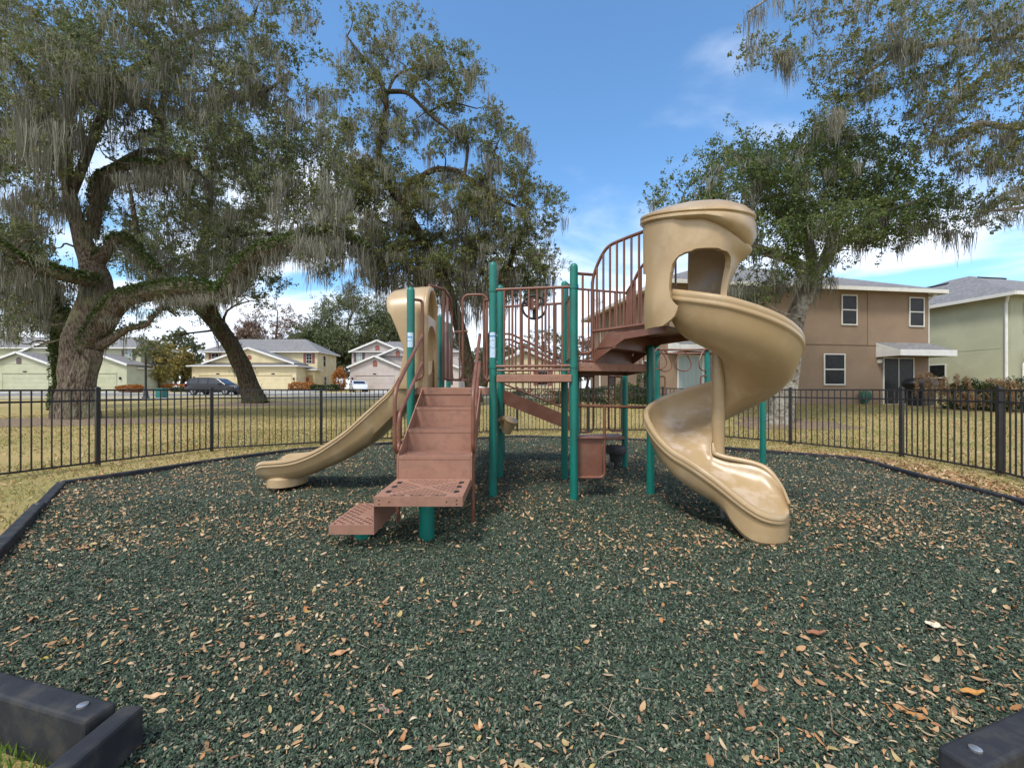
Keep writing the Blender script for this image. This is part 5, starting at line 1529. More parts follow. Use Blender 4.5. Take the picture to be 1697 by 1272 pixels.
to = FT(spx(1536), -2.5, 0); tb = empty('patio_table', to, 0, 'black metal patio table between the two patio chairs', 'table')
mb = MB(); mb.rev([(.45, .70), (.45, .72)], to, 28); mb.build('tabletop', M['black'], tb, origin=to)
for k in range(3):
    a_ = 2 * math.pi * k / 3; mb = MB(); mb.tube([to + Vector((.1 * math.cos(a_), .1 * math.sin(a_), .7)), to + Vector((.35 * math.cos(a_), .35 * math.sin(a_), 0))], .016, 8); mb.build('leg', M['black'], tb, origin=to)
# ------------------------------------------------------------------ trees
M['bark'] = mat('oak bark', (.06, .042, .03), (.235, .19, .15), rough=.95, scale=11, detail=8, bump=.14, bscale=11, stretch=(1.8, 1.8, .5), dirt=(.22, .23, .13), dscale=1.3, spec=.1)
M['bark_dark'] = mat('dark mossy bark', (.035, .026, .018), (.12, .09, .062), rough=.95, scale=9, detail=8, bump=.12, bscale=9, stretch=(1.6, 1.6, .45), dirt=(.045, .065, .018), dscale=1.2, spec=.1)
M['bark_pale'] = mat('pale lichen bark', (.30, .275, .23), (.12, .10, .075), rough=.95, scale=9, detail=8, bump=.06, bscale=14, dirt=(.38, .38, .33), dscale=3, spec=.1)
def leafmat(name, isl, tr=.4): return mat(name, isl[0][1], isl[-1][1], rough=.5, scale=.5, spec=.35, island=isl, transl=tr)
M['leaf'] = leafmat('live oak leaves', [(0, (.045, .075, .032)), (.3, (.092, .14, .056)), (.55, (.15, .20, .08)), (.8, (.21, .255, .11)), (.94, (.28, .29, .13)), (1, (.22, .14, .06))])
M['leaf_y'] = leafmat('yellowing oak leaves', [(0, (.055, .09, .032)), (.35, (.12, .17, .056)), (.65, (.20, .245, .085)), (.88, (.28, .275, .10)), (1, (.28, .18, .06))])
M['leaf_g'] = leafmat('green oak leaves', [(0, (.038, .072, .024)), (.4, (.085, .135, .04)), (.75, (.14, .20, .06)), (1, (.23, .24, .08))])
M['moss'] = mat('spanish moss', (.21, .20, .16), (.14, .135, .105), rough=.95, scale=1.5, spec=.05, island=[(0, (.11, .105, .08)), (.5, (.23, .225, .18)), (1, (.36, .355, .295))], transl=.25)
M['fern'] = leafmat('resurrection fern', [(0, (.03, .055, .012)), (.4, (.06, .105, .022)), (.75, (.10, .15, .035)), (1, (.15, .14, .06))])

def leaf_cards(centers, size, g, up_bias=.3, aspect=.5):
    """folded diamonds, one island each; centers (n,3)"""
    n = len(centers)
    d = g.normal(0, 1, (n, 3)); d /= np.linalg.norm(d, axis=1, keepdims=True)
    k = g.normal(0, 1, (n, 3)); k[:, 2] += up_bias * 3
    w = np.cross(d, k); w /= np.linalg.norm(w, axis=1, keepdims=True) + 1e-9
    q = np.cross(d, w)
    s = (size * g.uniform(.6, 1.3, n))[:, None]
    fold = g.uniform(.05, .35, n)[:, None]
    V = np.stack([centers - d * s * .5, centers + w * s * aspect * .5 + q * s * fold * .4, centers + d * s * .5, centers - w * s * aspect * .5 + q * s * fold * .4], 1).reshape(-1, 3)
    b = np.arange(n) * 4
    return V, np.concatenate([np.stack([b, b + 1, b + 2], 1), np.stack([b, b + 2, b + 3], 1)])
def cat_mesh(parts):
    Vs, Fs, o_ = [], [], 0
    for V, F in parts: Vs.append(V); Fs.append(F + o_); o_ += len(V)
    return np.concatenate(Vs), np.concatenate(Fs)
def moss_strands(tops, lens, g, width=.018, spread=.15, per=14):
    """hanging strands: each a wavering ribbon of 4 pieces; tops (n,3)"""
    n = len(tops); m = n * per
    base = np.repeat(tops, per, 0) + g.normal(0, 1, (m, 3)) * np.array([spread, spread, .05])
    rad = np.linalg.norm((base - np.repeat(tops, per, 0))[:, :2], axis=1) / (spread * 1.6 + 1e-6)
    L = np.repeat(lens, per) * np.clip(1.05 - .55 * rad, .15, 1) * g.uniform(.45, 1.1, m)
    yaw = g.uniform(0, np.pi, m); w = np.stack([np.cos(yaw), np.sin(yaw), np.zeros(m)], 1) * (width * g.uniform(.6, 1.5, m))[:, None]
    conv = (np.repeat(tops, per, 0) - base); conv[:, 2] = 0
    rows = []
    ts = [0, .3, .6, .85, 1.0]; ws = [.7, 1.0, .8, .5, .08]
    off = np.zeros((m, 3))
    for t_, ww in zip(ts, ws):
        off = off + g.normal(0, 1, (m, 3)) * np.array([.02, .02, 0]) * (1 if t_ else 0)
        c_ = base + off + conv * (.35 * t_); c_ = c_.copy(); c_[:, 2] -= L * t_
        rows += [c_ - w * ww, c_ + w * ww]
    V = np.stack(rows, 1).reshape(-1, 3); b = np.arange(m) * 10
    F = np.concatenate([np.stack([b + 2 * k, b + 2 * k + 1, b + 2 * k + 3, b + 2 * k + 2], 1) for k in range(4)])
    return V, F

class Tree:
    def __init__(self, name, base, label, bark='bark', leaf='leaf', cat='tree', group=None, seed=1):
        self.o = Vector(base); self.root = empty(name, self.o, 0, label, cat, group)
        self.g = np.random.default_rng(seed); self.trunk = MB(); self.bark = bark; self.leaf = leaf; self.nodes = []; self.leaves = []; self.moss = []; self.ferns = []; self.seed = seed
    def limb(self, pts, rough=.12, n=12, sub=5, fern=0, mossy=0, droop=1.0, jitter=.0):
        """pts: (px, py, Z, r)"""
        P4 = [(*P(a, b, c), r / math.sqrt(1 + ((a - 848.5) / FPX) ** 2)) for a, b, c, r in pts]
        return self.limb3(P4, rough, n, sub, fern, mossy, jitter)
    def limb3(self, P4, rough=.12, n=12, sub=5, fern=0, mossy=0, jitter=0):
        C = catmull(P4, sub)
        if jitter:
            for i_ in range(1, len(C) - 1):
                for k in range(3): C[i_][k] += self.g.normal(0, jitter * C[i_][3])
        ph = self.g.uniform(0, 6.28, 8)
        noise = lambda i_, k: 1 + rough * (math.sin(3 * 2 * math.pi * k / n + ph[0] + i_ * .35) * .5 + math.sin(5 * 2 * math.pi * k / n + ph[1] - i_ * .2) * .35 + math.sin(i_ * .9 + ph[2] + k) * .35)
        self.trunk.tube([c[:3] for c in C], [max(c[3], .004) for c in C], n, noise=noise)
        for c in C: self.nodes.append(c)
        A = np.array(C)
        seg = np.linalg.norm(np.diff(A[:, :3], axis=0), axis=1).sum()
        if fern:
            k = int(seg * fern * 1.5); i_ = self.g.integers(0, len(A) - 1, k); f_ = self.g.uniform(0, 1, (k, 1))
            c = A[i_] * (1 - f_) + A[i_ + 1] * f_
            a_ = self.g.normal(0, .95, k); p_ = c[:, :3].copy()
            T = A[i_ + 1, :3] - A[i_, :3]; T /= np.linalg.norm(T, axis=1, keepdims=True) + 1e-9
            s_ = np.cross(T, [0, 0, 1.0]); s_ /= np.linalg.norm(s_, axis=1, keepdims=True) + 1e-9; u_ = np.cross(s_, T)
            rr = (c[:, 3] * self.g.uniform(1.0, 1.25, k) + self.g.uniform(0, .09, k))[:, None]
            self.ferns.append(p_ + (s_ * np.sin(a_)[:, None] + u_ * np.cos(a_)[:, None]) * rr)
        if mossy:
            k = max(1, int(seg * mossy)); i_ = self.g.integers(1, len(A), k); t_ = A[i_][:, :3].copy(); t_[:, 2] -= A[i_][:, 3] * .8; t_[:, :2] += self.g.normal(0, 1, (k, 2)) * A[i_][:, 3:4] * .5
            self.moss.append((t_, self.g.uniform(.35, 1.1, k)))
        return C
    def clump(self, c, r, nleaf, flat=.7):
        g = self.g; d = g.normal(0, 1, (nleaf, 3)); d /= np.linalg.norm(d, axis=1, keepdims=True)
        # leaves sit on sprigs inside the clump
        ns = max(3, nleaf // 14); sp = g.normal(0, .55, (ns, 3)) * r * np.array([1, 1, flat])
        idx = g.integers(0, ns, nleaf)
        self.leaves.append(np.asarray(c) + sp[idx] + d * g.uniform(.2, 1, (nleaf, 1)) * r * .30)
    def twig_to(self, c, r0=.03, bend=.15, far=1.0):
        """a branch from the nearest node to point c"""
        A = self._A if getattr(self, '_n', 0) == len(self.nodes) else np.array(self.nodes)
        self._A = A; self._n = len(self.nodes)
        c = np.asarray(c); d = np.linalg.norm(A[:, :3] - c, axis=1) - A[:, 3] * 2 + np.maximum(0, A[:, 2] - c[2]) * .5
        i_ = int(d.argmin()); a = A[i_, :3]; L = np.linalg.norm(c - a)
        if L < .15: return
        m1 = a * .66 + c * .34 + self.g.normal(0, bend * L, 3) + [0, 0, .06 * L]; m2 = a * .3 + c * .7 + self.g.normal(0, bend * .7 * L, 3)
        r0 = min(A[i_, 3] * .8, r0 * (.6 + .35 * L))
        C = catmull([(*a, r0), (*m1, r0 * .75), (*m2, r0 * .5), (*c, max(.006, r0 * .2))], 3)
        self.trunk.tube([q[:3] for q in C], [q[3] for q in C], 6, cap=False)
        new = [q for q in C[2:]]
        self.nodes += new
    def crown(self, blobs, n_sub, leaf_n=75, r=(.35, .65), moss_p=.35, moss_len=(.4, 1.3), branch=True, twig=.05, edge=.0, moss_per=14):
        """blobs: (px, py, rx, ry, Z, rZ, weight): small leaf clumps inside big masses"""
        w = np.array([b[6] * b[2] * b[3] for b in blobs]); w = w / w.sum(); g = self.g
        C = []
        for b, k in zip(blobs, g.multinomial(n_sub, w)):
            cx, cy, rx, ry, Z, rZ, _ = b
            for _k in range(k):
                d = g.normal(0, 1, 3); d /= np.linalg.norm(d); d *= g.uniform(.25, 1) ** (1 / 2.2)
                C.append(P(cx + d[0] * rx, cy + d[1] * ry, Z + d[2] * rZ))
        C = sorted(C, key=lambda p_: (p_ - self.o).length)
        for c in C:
            rr = g.uniform(*r)
            if branch: self.twig_to(c, twig)
            self.clump(c, rr, int(leaf_n * (rr / .5) ** 2 * g.uniform(.6, 1.3)))
            if g.uniform() < moss_p:
                k = g.integers(1, 4); t_ = np.asarray(c) + g.normal(0, 1, (k, 3)) * np.array([rr * .6, rr * .6, rr * .25])
                self.moss.append((t_, g.uniform(*moss_len, k)))
    def finish(self, leaf_size=.085, moss_w=.016, moss_spread=.13, moss_per=14, fern_size=.09, bark_smooth=True, aspect=.5):
        o = self.trunk.build('trunk', M[self.bark], self.root, smooth=True, origin=self.o)
        if self.leaves:
            V, F = leaf_cards(np.concatenate(self.leaves), leaf_size, self.g, aspect=aspect); np_mesh('crown', V, F, M[self.leaf], self.root, origin=self.o)
        if self.ferns:
            V, F = leaf_cards(np.concatenate(self.ferns), fern_size, self.g, up_bias=0, aspect=.6); np_mesh('fern', V, F, M['fern'], self.root, origin=self.o)
        if self.moss:
            V, F = moss_strands(np.concatenate([a for a, _ in self.moss]), np.concatenate([b for _, b in self.moss]), self.g, moss_w, moss_spread, moss_per)
            np_mesh('hanging_moss', V, F, M['moss'], self.root, origin=self.o)
        return self.root

# ---- the massive oak on the left
bz_ = 16.0
A = Tree('live_oak', P(140, 692, bz_), 'massive gnarled live oak with hanging moss and fern covered limbs at the left', seed=5)
A.limb([(126, 712, 16, 1.15), (126, 694, 16, .90), (127, 665, 16, .80), (128, 630, 16, .77), (134, 590, 16, .79), (146, 540, 16, .78), (158, 485, 16, .68), (152, 440, 16, .54), (136, 390, 16, .38), (119, 335, 15.9, .31), (110, 290, 15.8, .29), (107, 250, 15.6, .29), (108, 215, 15.4, .23), (125, 160, 15.2, .18), (150, 95, 15, .13), (180, 20, 15, .08)], n=22, rough=.16, sub=5)
for a_, b_ in (((102, 700, 15.7, .42), (114, 640, 15.75, .44)), ((152, 700, 15.7, .40), (142, 640, 15.75, .42)), ((126, 705, 15.5, .5), (128, 650, 15.6, .5))):
    A.limb([(a_[0], a_[1] + 6, a_[2] - .5, a_[3] * .6), a_, b_, (b_[0] + 14, b_[1] - 60, b_[2] + .1, b_[3] * .8)], n=14, rough=.2)
A.limb([(138, 590, 16.0, .42), (158, 556, 15.85, .47), (182, 522, 15.65, .46), (205, 497, 15.5, .42), (240, 488, 15.3, .38), (285, 479, 15.0, .37), (330, 480, 14.8, .35), (366, 487, 14.6, .33), (385, 470, 14.5, .30), (400, 442, 14.4, .28), (430, 421, 14.3, .26), (468, 407, 14.2, .25), (505, 394, 14.1, .22), (545, 388, 14.0, .17), (580, 396, 13.9, .12), (610, 412, 13.9, .07)], n=16, rough=.14, fern=520, mossy=5)
A.limb([(150, 580, 16, .28), (185, 562, 15.8, .20), (212, 545, 15.7, .14), (240, 540, 15.6, .10), (258, 522, 15.5, .07), (275, 512, 15.4, .06), (292, 524, 15.3, .04)], fern=60)
A.limb([(158, 470, 15.8, .4), (130, 462, 15.2, .3), (90, 452, 14.6, .28), (45, 438, 14.2, .25), (0, 408, 13.8, .22), (-60, 380, 13.4, .18)], fern=520, mossy=6)
A.limb([(165, 540, 16.3, .4), (118, 530, 16.8, .30), (92, 500, 17.2, .26), (80, 470, 17.4, .24), (62, 430, 17.6, .2), (20, 400, 17.8, .16), (-40, 370, 18, .12)], fern=250, mossy=5)
A.limb([(152, 395, 16, .3), (160, 335, 15.8, .26), (168, 300, 15.6, .25), (190, 285, 15.4, .20), (225, 272, 15.0, .17), (265, 276, 14.6, .13), (310, 262, 14.2, .09)], fern=350, mossy=7)
A.limb([(165, 430, 16, .3), (200, 395, 15.5, .22), (235, 425, 15.2, .16), (262, 450, 15.0, .12)], fern=250, mossy=3)
A.limb([(120, 320, 15.9, .2), (180, 175, 16.2, .22), (235, 172, 16.2, .18), (262, 195, 16.1, .13)], fern=80)
A.limb([(265, 215, 16.5, .16), (268, 180, 16.5, .16), (275, 150, 16.4, .14), (282, 120, 16.3, .1), (300, 60, 16.2, .07)], mossy=4)
A.limb([(108, 230, 15.5, .2), (60, 150, 14.6, .16), (25, 95, 14, .14), (-10, 60, 13.5, .1)], mossy=6)
A.limb([(165, 290, 15.6, .15), (240, 250, 16.2, .12), (300, 265, 16.6, .08), (345, 300, 16.8, .05)], mossy=4)
A.limb([(120, 180, 15.3, .14), (260, 90, 16, .12), (340, 50, 16.5, .10), (420, 30, 17, .08)], mossy=4)
A.limb([(275, 150, 16.4, .1), (350, 150, 15.8, .08), (430, 155, 15, .06), (480, 120, 14.6, .04)], mossy=5)
blobs = [(60, 110, 130, 90, 14.5, 3.0, 1.2), (200, 90, 120, 70, 15.5, 3, 1.2), (330, 110, 120, 70, 15.5, 3, 1.15), (430, 110, 70, 70, 15.5, 2.5, .85), (120, -20, 200, 70, 15, 3, .8), (360, -10, 180, 70, 15.5, 3, .8),
         (40, 250, 90, 90, 14.5, 2.5, 1.0), (180, 190, 80, 60, 15, 2.5, .8), (320, 230, 100, 60, 15.5, 2.5, 1.0), (420, 210, 80, 60, 15.5, 2.5, .9), (250, 320, 90, 55, 16, 2.5, .7),
         (30, 420, 70, 60, 15.5, 2.5, .9), (20, 520, 80, 45, 16.5, 2, .9), (340, 360, 80, 50, 16.5, 2.2, .8), (440, 290, 70, 60, 16, 2.2, .8), (300, 430, 90, 35, 16.5, 1.5, .8), (520, 330, 50, 60, 14.5, 1.5, .7), (500, 210, 50, 70, 15.2, 1.6, .6), (540, 420, 45, 30, 14, 1, .6), (490, 300, 60, 60, 15.5, 2, 1.0), (540, 250, 45, 50, 16, 2, .8), (480, 60, 50, 60, 15.5, 2, .6), (560, 370, 40, 30, 14.2, 1, .8)]
A.crown(blobs, 1060, leaf_n=150, r=(.28, .58), moss_p=.30, moss_len=(.4, 1.5), twig=.045)
mo = []
for cx, cy, sx, sy, Z, n_, l0, l1 in ((70, 200, 80, 45, 14.2, 90, .9, 2.2), (150, 130, 120, 40, 14.6, 50, .6, 1.5), (60, 330, 70, 40, 15, 50, .6, 1.5), (240, 290, 70, 14, 15, 36, .5, 1.2), (320, 492, 60, 5, 14.7, 26, .25, .6), (520, 400, 40, 10, 14, 34, .6, 1.35), (545, 330, 40, 30, 14.5, 26, .7, 1.6), (40, 470, 70, 30, 16, 50, .5, 1.3), (330, 170, 60, 30, 15, 26, .5, 1.3)):
    p_ = np.array([P(cx + A.g.normal(0, sx * .5), cy + A.g.normal(0, sy * .5), Z + A.g.normal(0, .8)) for _ in range(n_)]); mo.append((p_, A.g.uniform(l0, l1, n_)))
A.moss += mo
A.finish(leaf_size=.10, moss_per=34, moss_w=.009, moss_spread=.17, fern_size=.11)

# ---- ivy-clad oak just behind it
A2 = Tree('ivy_clad_oak', P(98, 676, 21), 'ivy covered oak trunk half hidden behind the massive oak', bark='bark_dark', seed=8)
A2.limb([(96, 690, 21, .42), (98, 640, 21, .36), (95, 590, 21, .36), (92, 540, 21, .34), (86, 490, 21, .3), (70, 440, 21, .25), (40, 390, 21, .18), (10, 340, 21, .1)], fern=420)
A2.crown([(20, 430, 70, 70, 21, 2, 1), (60, 500, 60, 40, 21.5, 2, 1), (10, 530, 60, 40, 21, 2, 1)], 130, leaf_n=80, moss_p=.6, twig=.05)
A2.finish(leaf_size=.12, moss_per=14, moss_w=.02, fern_size=.16)

# ---- the leaning oak
B = Tree('leaning_oak', P(415, 668, 26.7), 'leaning live oak with a mossy slanted trunk in front of the cream duplex', bark='bark_dark', seed=12)
B.limb([(424, 672, 26.7, .95), (418, 655, 26.7, .74), (408, 625, 26.7, .62), (396, 595, 26.6, .57), (380, 565, 26.5, .56), (360, 540, 26.3, .56), (338, 516, 26.0, .50), (315, 497, 25.6, .44), (285, 480, 25, .36), (250, 455, 24.5, .3), (235, 420, 24.2, .24), (225, 370, 24, .18), (215, 310, 24, .1)], n=18, rough=.14, fern=25, mossy=1)
B.limb([(372, 560, 26.3, .4), (358, 525, 26.1, .34), (345, 490, 26, .32), (335, 450, 26, .3), (338, 410, 26, .28), (345, 360, 26, .24), (350, 315, 26, .19), (352, 260, 26, .13), (360, 200, 26, .08)], fern=60, mossy=3)
B.limb([(338, 430, 26, .2), (380, 400, 25.5, .16), (430, 385, 25, .12), (470, 395, 25, .07)], mossy=3)
B.crown([(300, 400, 120, 70, 25.5, 3, 1), (420, 400, 70, 70, 25.5, 3, .8), (380, 330, 90, 60, 26, 3, .8), (290, 490, 70, 35, 25, 2, .7), (420, 470, 45, 35, 25.5, 2, .7), (250, 560, 45, 30, 27, 1.5, .35), (350, 250, 130, 70, 26, 3, .7)], 400, leaf_n=100, r=(.45, .9), moss_p=.35, moss_len=(.6, 1.7), twig=.05)
B.moss.append((np.array([P(300 + B.g.normal(0, 22), 482 + B.g.normal(0, 5), 24.8) for _ in range(40)]), B.g.uniform(.7, 1.6, 40)))
B.finish(leaf_size=.14, moss_per=26, moss_w=.013, moss_spread=.24)

# ---- tall oak behind the structure
Cc = Tree('tall_oak', P(783, 662, 25), 'tall live oak draped in grey moss behind the wave slide', bark='bark_dark', leaf='leaf_y', seed=17)
Cc.limb([(786, 668, 25, .55), (782, 640, 25, .42), (776, 600, 25, .38), (766, 560, 25, .36), (748, 500, 25, .34), (720, 430, 25, .32), (690, 380, 25, .30), (660, 330, 25, .27), (636, 290, 25, .24), (628, 250, 25, .21), (634, 215, 25, .19), (640, 170, 25, .17), (632, 140, 25, .14), (618, 112, 25, .11), (596, 88, 25, .08), (575, 60, 25, .05)], mossy=2)
Cc.limb([(800, 640, 25, .3), (808, 590, 24.8, .28), (820, 540, 24.6, .25), (835, 480, 24.5, .2), (850, 420, 24.4, .15), (860, 380, 24.3, .1)], mossy=2)
Cc.limb([(660, 330, 25, .18), (710, 285, 24.6, .17), (752, 282, 24.4, .16), (770, 292, 24.3, .15), (800, 312, 24.2, .13), (830, 330, 24.1, .1), (870, 350, 24, .06)], mossy=3)
Cc.limb([(640, 152, 25, .12), (668, 152, 24.7, .13), (685, 162, 24.5, .11), (712, 190, 24.3, .09), (740, 212, 24.2, .07), (772, 240, 24, .04)])
Cc.limb([(636, 172, 25, .09), (655, 128, 25, .08), (690, 112, 25, .06), (720, 108, 25, .04)])
Cc.limb([(770, 292, 24.3, .1), (775, 240, 24.3, .07), (765, 222, 24.3, .05)]); Cc.limb([(712, 185, 24.3, .06), (745, 170, 24.3, .05), (790, 180, 24.3, .03)]); Cc.limb([(800, 300, 24.2, .07), (820, 250, 24.1, .05), (828, 230, 24.1, .03)])
Cc.limb([(700, 400, 25, .2), (660, 410, 24, .16), (620, 420, 23.4, .12), (590, 405, 23, .07)], mossy=3)
Cc.crown([(680, 105, 115, 40, 25, 2.5, .62), (600, 140, 40, 45, 25, 2, .55), (745, 130, 55, 50, 24.5, 2, .45), (790, 200, 55, 45, 24.5, 2, .5), (845, 250, 55, 45, 24.3, 2, .55), (700, 220, 90, 45, 25, 3, .45), (600, 240, 55, 60, 25, 2.5, .7), (560, 200, 40, 60, 25, 2, .4),
          (640, 320, 85, 60, 25, 3, 1.1), (740, 330, 90, 50, 25, 3, 1.15), (830, 330, 70, 60, 24.5, 2.5, .95), (890, 340, 45, 60, 24.2, 2, .75), (650, 410, 60, 50, 25, 2.5, 1.1), (740, 420, 80, 50, 25, 3, 1.3), (830, 420, 80, 50, 24.5, 2.5, 1.25), (890, 430, 38, 45, 24.3, 1.5, .8), (780, 470, 120, 30, 25, 2, 1.2), (640, 455, 45, 30, 24.5, 1.5, .7), (860, 480, 50, 25, 24.5, 1.5, .8), (570, 300, 50, 60, 24.5, 2, 1.0), (590, 380, 45, 40, 24, 2, 1.0), (560, 130, 30, 50, 25, 2, .35), (640, 40, 90, 40, 25, 2.5, .3)],
         1020, leaf_n=170, r=(.32, .7), moss_p=.38, moss_len=(.5, 1.7), twig=.045)
Cc.moss.append((np.array([P(770 + Cc.g.normal(0, 60), 470 + Cc.g.normal(0, 22), 24.6 + Cc.g.normal(0, .8)) for _ in range(120)]), Cc.g.uniform(.8, 2.6, 120)))
Cc.moss.append((np.array([P(620 + Cc.g.normal(0, 30), 430 + Cc.g.normal(0, 25), 23.6 + Cc.g.normal(0, .6)) for _ in range(60)]), Cc.g.uniform(.6, 1.8, 60)))
Cc.finish(leaf_size=.125, moss_per=30, moss_w=.012, moss_spread=.22)

# ---- the oak at the right, in front of the tan duplex
D_ = Tree('spreading_oak', P(1297, 698, 13.2), 'spreading green live oak with a pale leaning trunk in front of the tan duplex', bark='bark_pale', leaf='leaf_g', seed=23)
D_.limb([(1290, 706, 13.2, .62), (1293, 692, 13.2, .47), (1298, 660, 13.2, .41), (1306, 610, 13.2, .37), (1312, 560, 13.2, .33), (1320, 520, 13.2, .30), (1333, 490, 13.2, .29), (1345, 465, 13.2, .29)], n=18, rough=.12)
D_.bark2 = None
D_.limb([(1345, 468, 13.2, .26), (1362, 440, 13.2, .2), (1385, 410, 13.0, .17), (1420, 380, 12.8, .14), (1470, 350, 12.6, .10), (1530, 330, 12.6, .06)], mossy=4)
D_.limb([(1340, 470, 13.2, .24), (1318, 435, 13.2, .19), (1280, 420, 13.2, .16), (1245, 405, 13.1, .13), (1215, 385, 13, .10), (1170, 350, 13, .07), (1130, 330, 13, .04)], mossy=3)
D_.limb([(1348, 462, 13.2, .2), (1340, 400, 13.5, .17), (1325, 340, 13.8, .13), (1310, 280, 14, .09), (1290, 230, 14, .05)])
D_.limb([(1362, 440, 13.2, .14), (1390, 360, 13.6, .12), (1420, 300, 13.8, .08), (1440, 250, 13.8, .05)])
D_.crown([(1130, 330, 60, 30, 13, 1.5, .8), (1220, 300, 80, 60, 13.3, 2, 1.2), (1230, 245, 45, 32, 13.5, 1.2, .6), (1320, 290, 100, 65, 13.5, 2.4, 1.3), (1430, 270, 90, 55, 13.5, 2.2, 1.2), (1500, 330, 85, 50, 13.2, 2, 1.15), (1580, 350, 60, 35, 13, 1.5, .8), (1400, 360, 130, 45, 13, 2.4, 1.2), (1280, 390, 90, 50, 13, 2, 1.1), (1330, 440, 60, 30, 12.6, 1.2, .75), (1260, 470, 50, 35, 13, 1.2, .7), (1400, 225, 70, 35, 13.5, 1.5, .8), (1450, 400, 60, 25, 12.8, 1.3, .6), (1150, 360, 60, 30, 13, 1.3, .7)],
          820, leaf_n=130, r=(.3, .6), moss_p=.16, moss_len=(.3, 1.0), twig=.035)
D_.moss.append((np.array([P(cx + D_.g.normal(0, 14), cy, 12.9 + D_.g.normal(0, .3)) for cx, cy in [(1540, 370)] * 9 + [(1575, 385)] * 7 + [(1500, 400)] * 5 + [(1440, 395)] * 8 + [(1300, 470)] * 14 + [(1230, 475)] * 12 + [(1345, 460)] * 10]), D_.g.uniform(.4, 1.15, 65)))
D_.finish(leaf_size=.085, moss_per=22, moss_w=.008, moss_spread=.11)

# ---- sparse mossy oak reaching in from the right
E = Tree('overhanging_oak', (21.5, 12.5, .3), 'mossy oak whose thin limbs reach in from beyond the right edge', bark='bark_pale', leaf='leaf_y', seed=31)
E.limb3([(21.5, 12.5, 0, .7), (21.3, 12.5, 2, .55), (20.8, 12.4, 4.5, .5), (20, 12.3, 7, .4)], n=16)
E.limb([(1990, 300, 12.3, .4), (1850, 335, 12.5, .28), (1720, 372, 12.6, .20), (1650, 400, 12.6, .12), (1640, 430, 12.6, .05)] if False else [(1990, 280, 12.3, .4), (1850, 235, 12.2, .24), (1740, 200, 12, .17), (1680, 212, 11.9, .13), (1620, 205, 11.8, .10), (1580, 235, 11.8, .08), (1540, 235, 11.8, .04)], mossy=2)
E.limb([(1980, 240, 12.3, .3), (1850, 160, 12.1, .18), (1720, 110, 12, .13), (1650, 118, 12, .10), (1600, 150, 12, .07), (1560, 190, 12, .05), (1538, 240, 12, .03)], mossy=2)
E.limb([(1970, 180, 12.3, .3), (1800, 40, 11.8, .16), (1640, -50, 11.4, .11), (1500, -45, 11, .085), (1400, -30, 10.8, .06), (1300, -15, 10.6, .04), (1240, 20, 10.5, .025)], mossy=2)
E.limb([(1860, 330, 12.4, .16), (1760, 330, 12.2, .12), (1690, 345, 12.1, .08), (1620, 350, 12, .05)], mossy=2)
E.limb([(1700, 60, 11.6, .1), (1520, 80, 11.4, .07), (1420, 130, 11.3, .04)], mossy=2)
E.crown([(1400, 130, 60, 50, 11.6, .9, .9), (1470, 110, 70, 50, 11.6, 1, .9), (1380, 190, 40, 45, 11.8, .8, .7), (1560, 150, 60, 60, 11.8, 1, .75), (1640, 120, 70, 60, 11.8, 1.2, .9), (1540, 210, 60, 40, 11.9, 1, .7), (1620, 240, 70, 50, 12, 1, .7), (1680, 280, 50, 80, 12, 1, .8), (1650, 350, 50, 30, 12, .8, .5), (1270, 75, 50, 22, 10.6, .5, .8), (1330, 90, 30, 20, 10.6, .5, .6), (1500, 30, 200, 50, 11.3, 1.2, .7), (1690, 60, 60, 50, 11.6, 1, .7), (1750, 180, 80, 140, 12, 1.5, .5)],
        600, leaf_n=150, r=(.22, .45), moss_p=.35, moss_len=(.25, .75), twig=.03)
E.moss.append((np.array([P(cx + E.g.normal(0, 7), cy + E.g.normal(0, 5), 10.7 + E.g.normal(0, .15)) for cx, cy in [(1245, 70)] * 7 + [(1305, 90)] * 12 + [(1490, 80)] * 12 + [(1385, 185)] * 8]), E.g.uniform(.5, 1.25, 39)))
E.finish(leaf_size=.075, moss_per=24, moss_w=.006, moss_spread=.09)

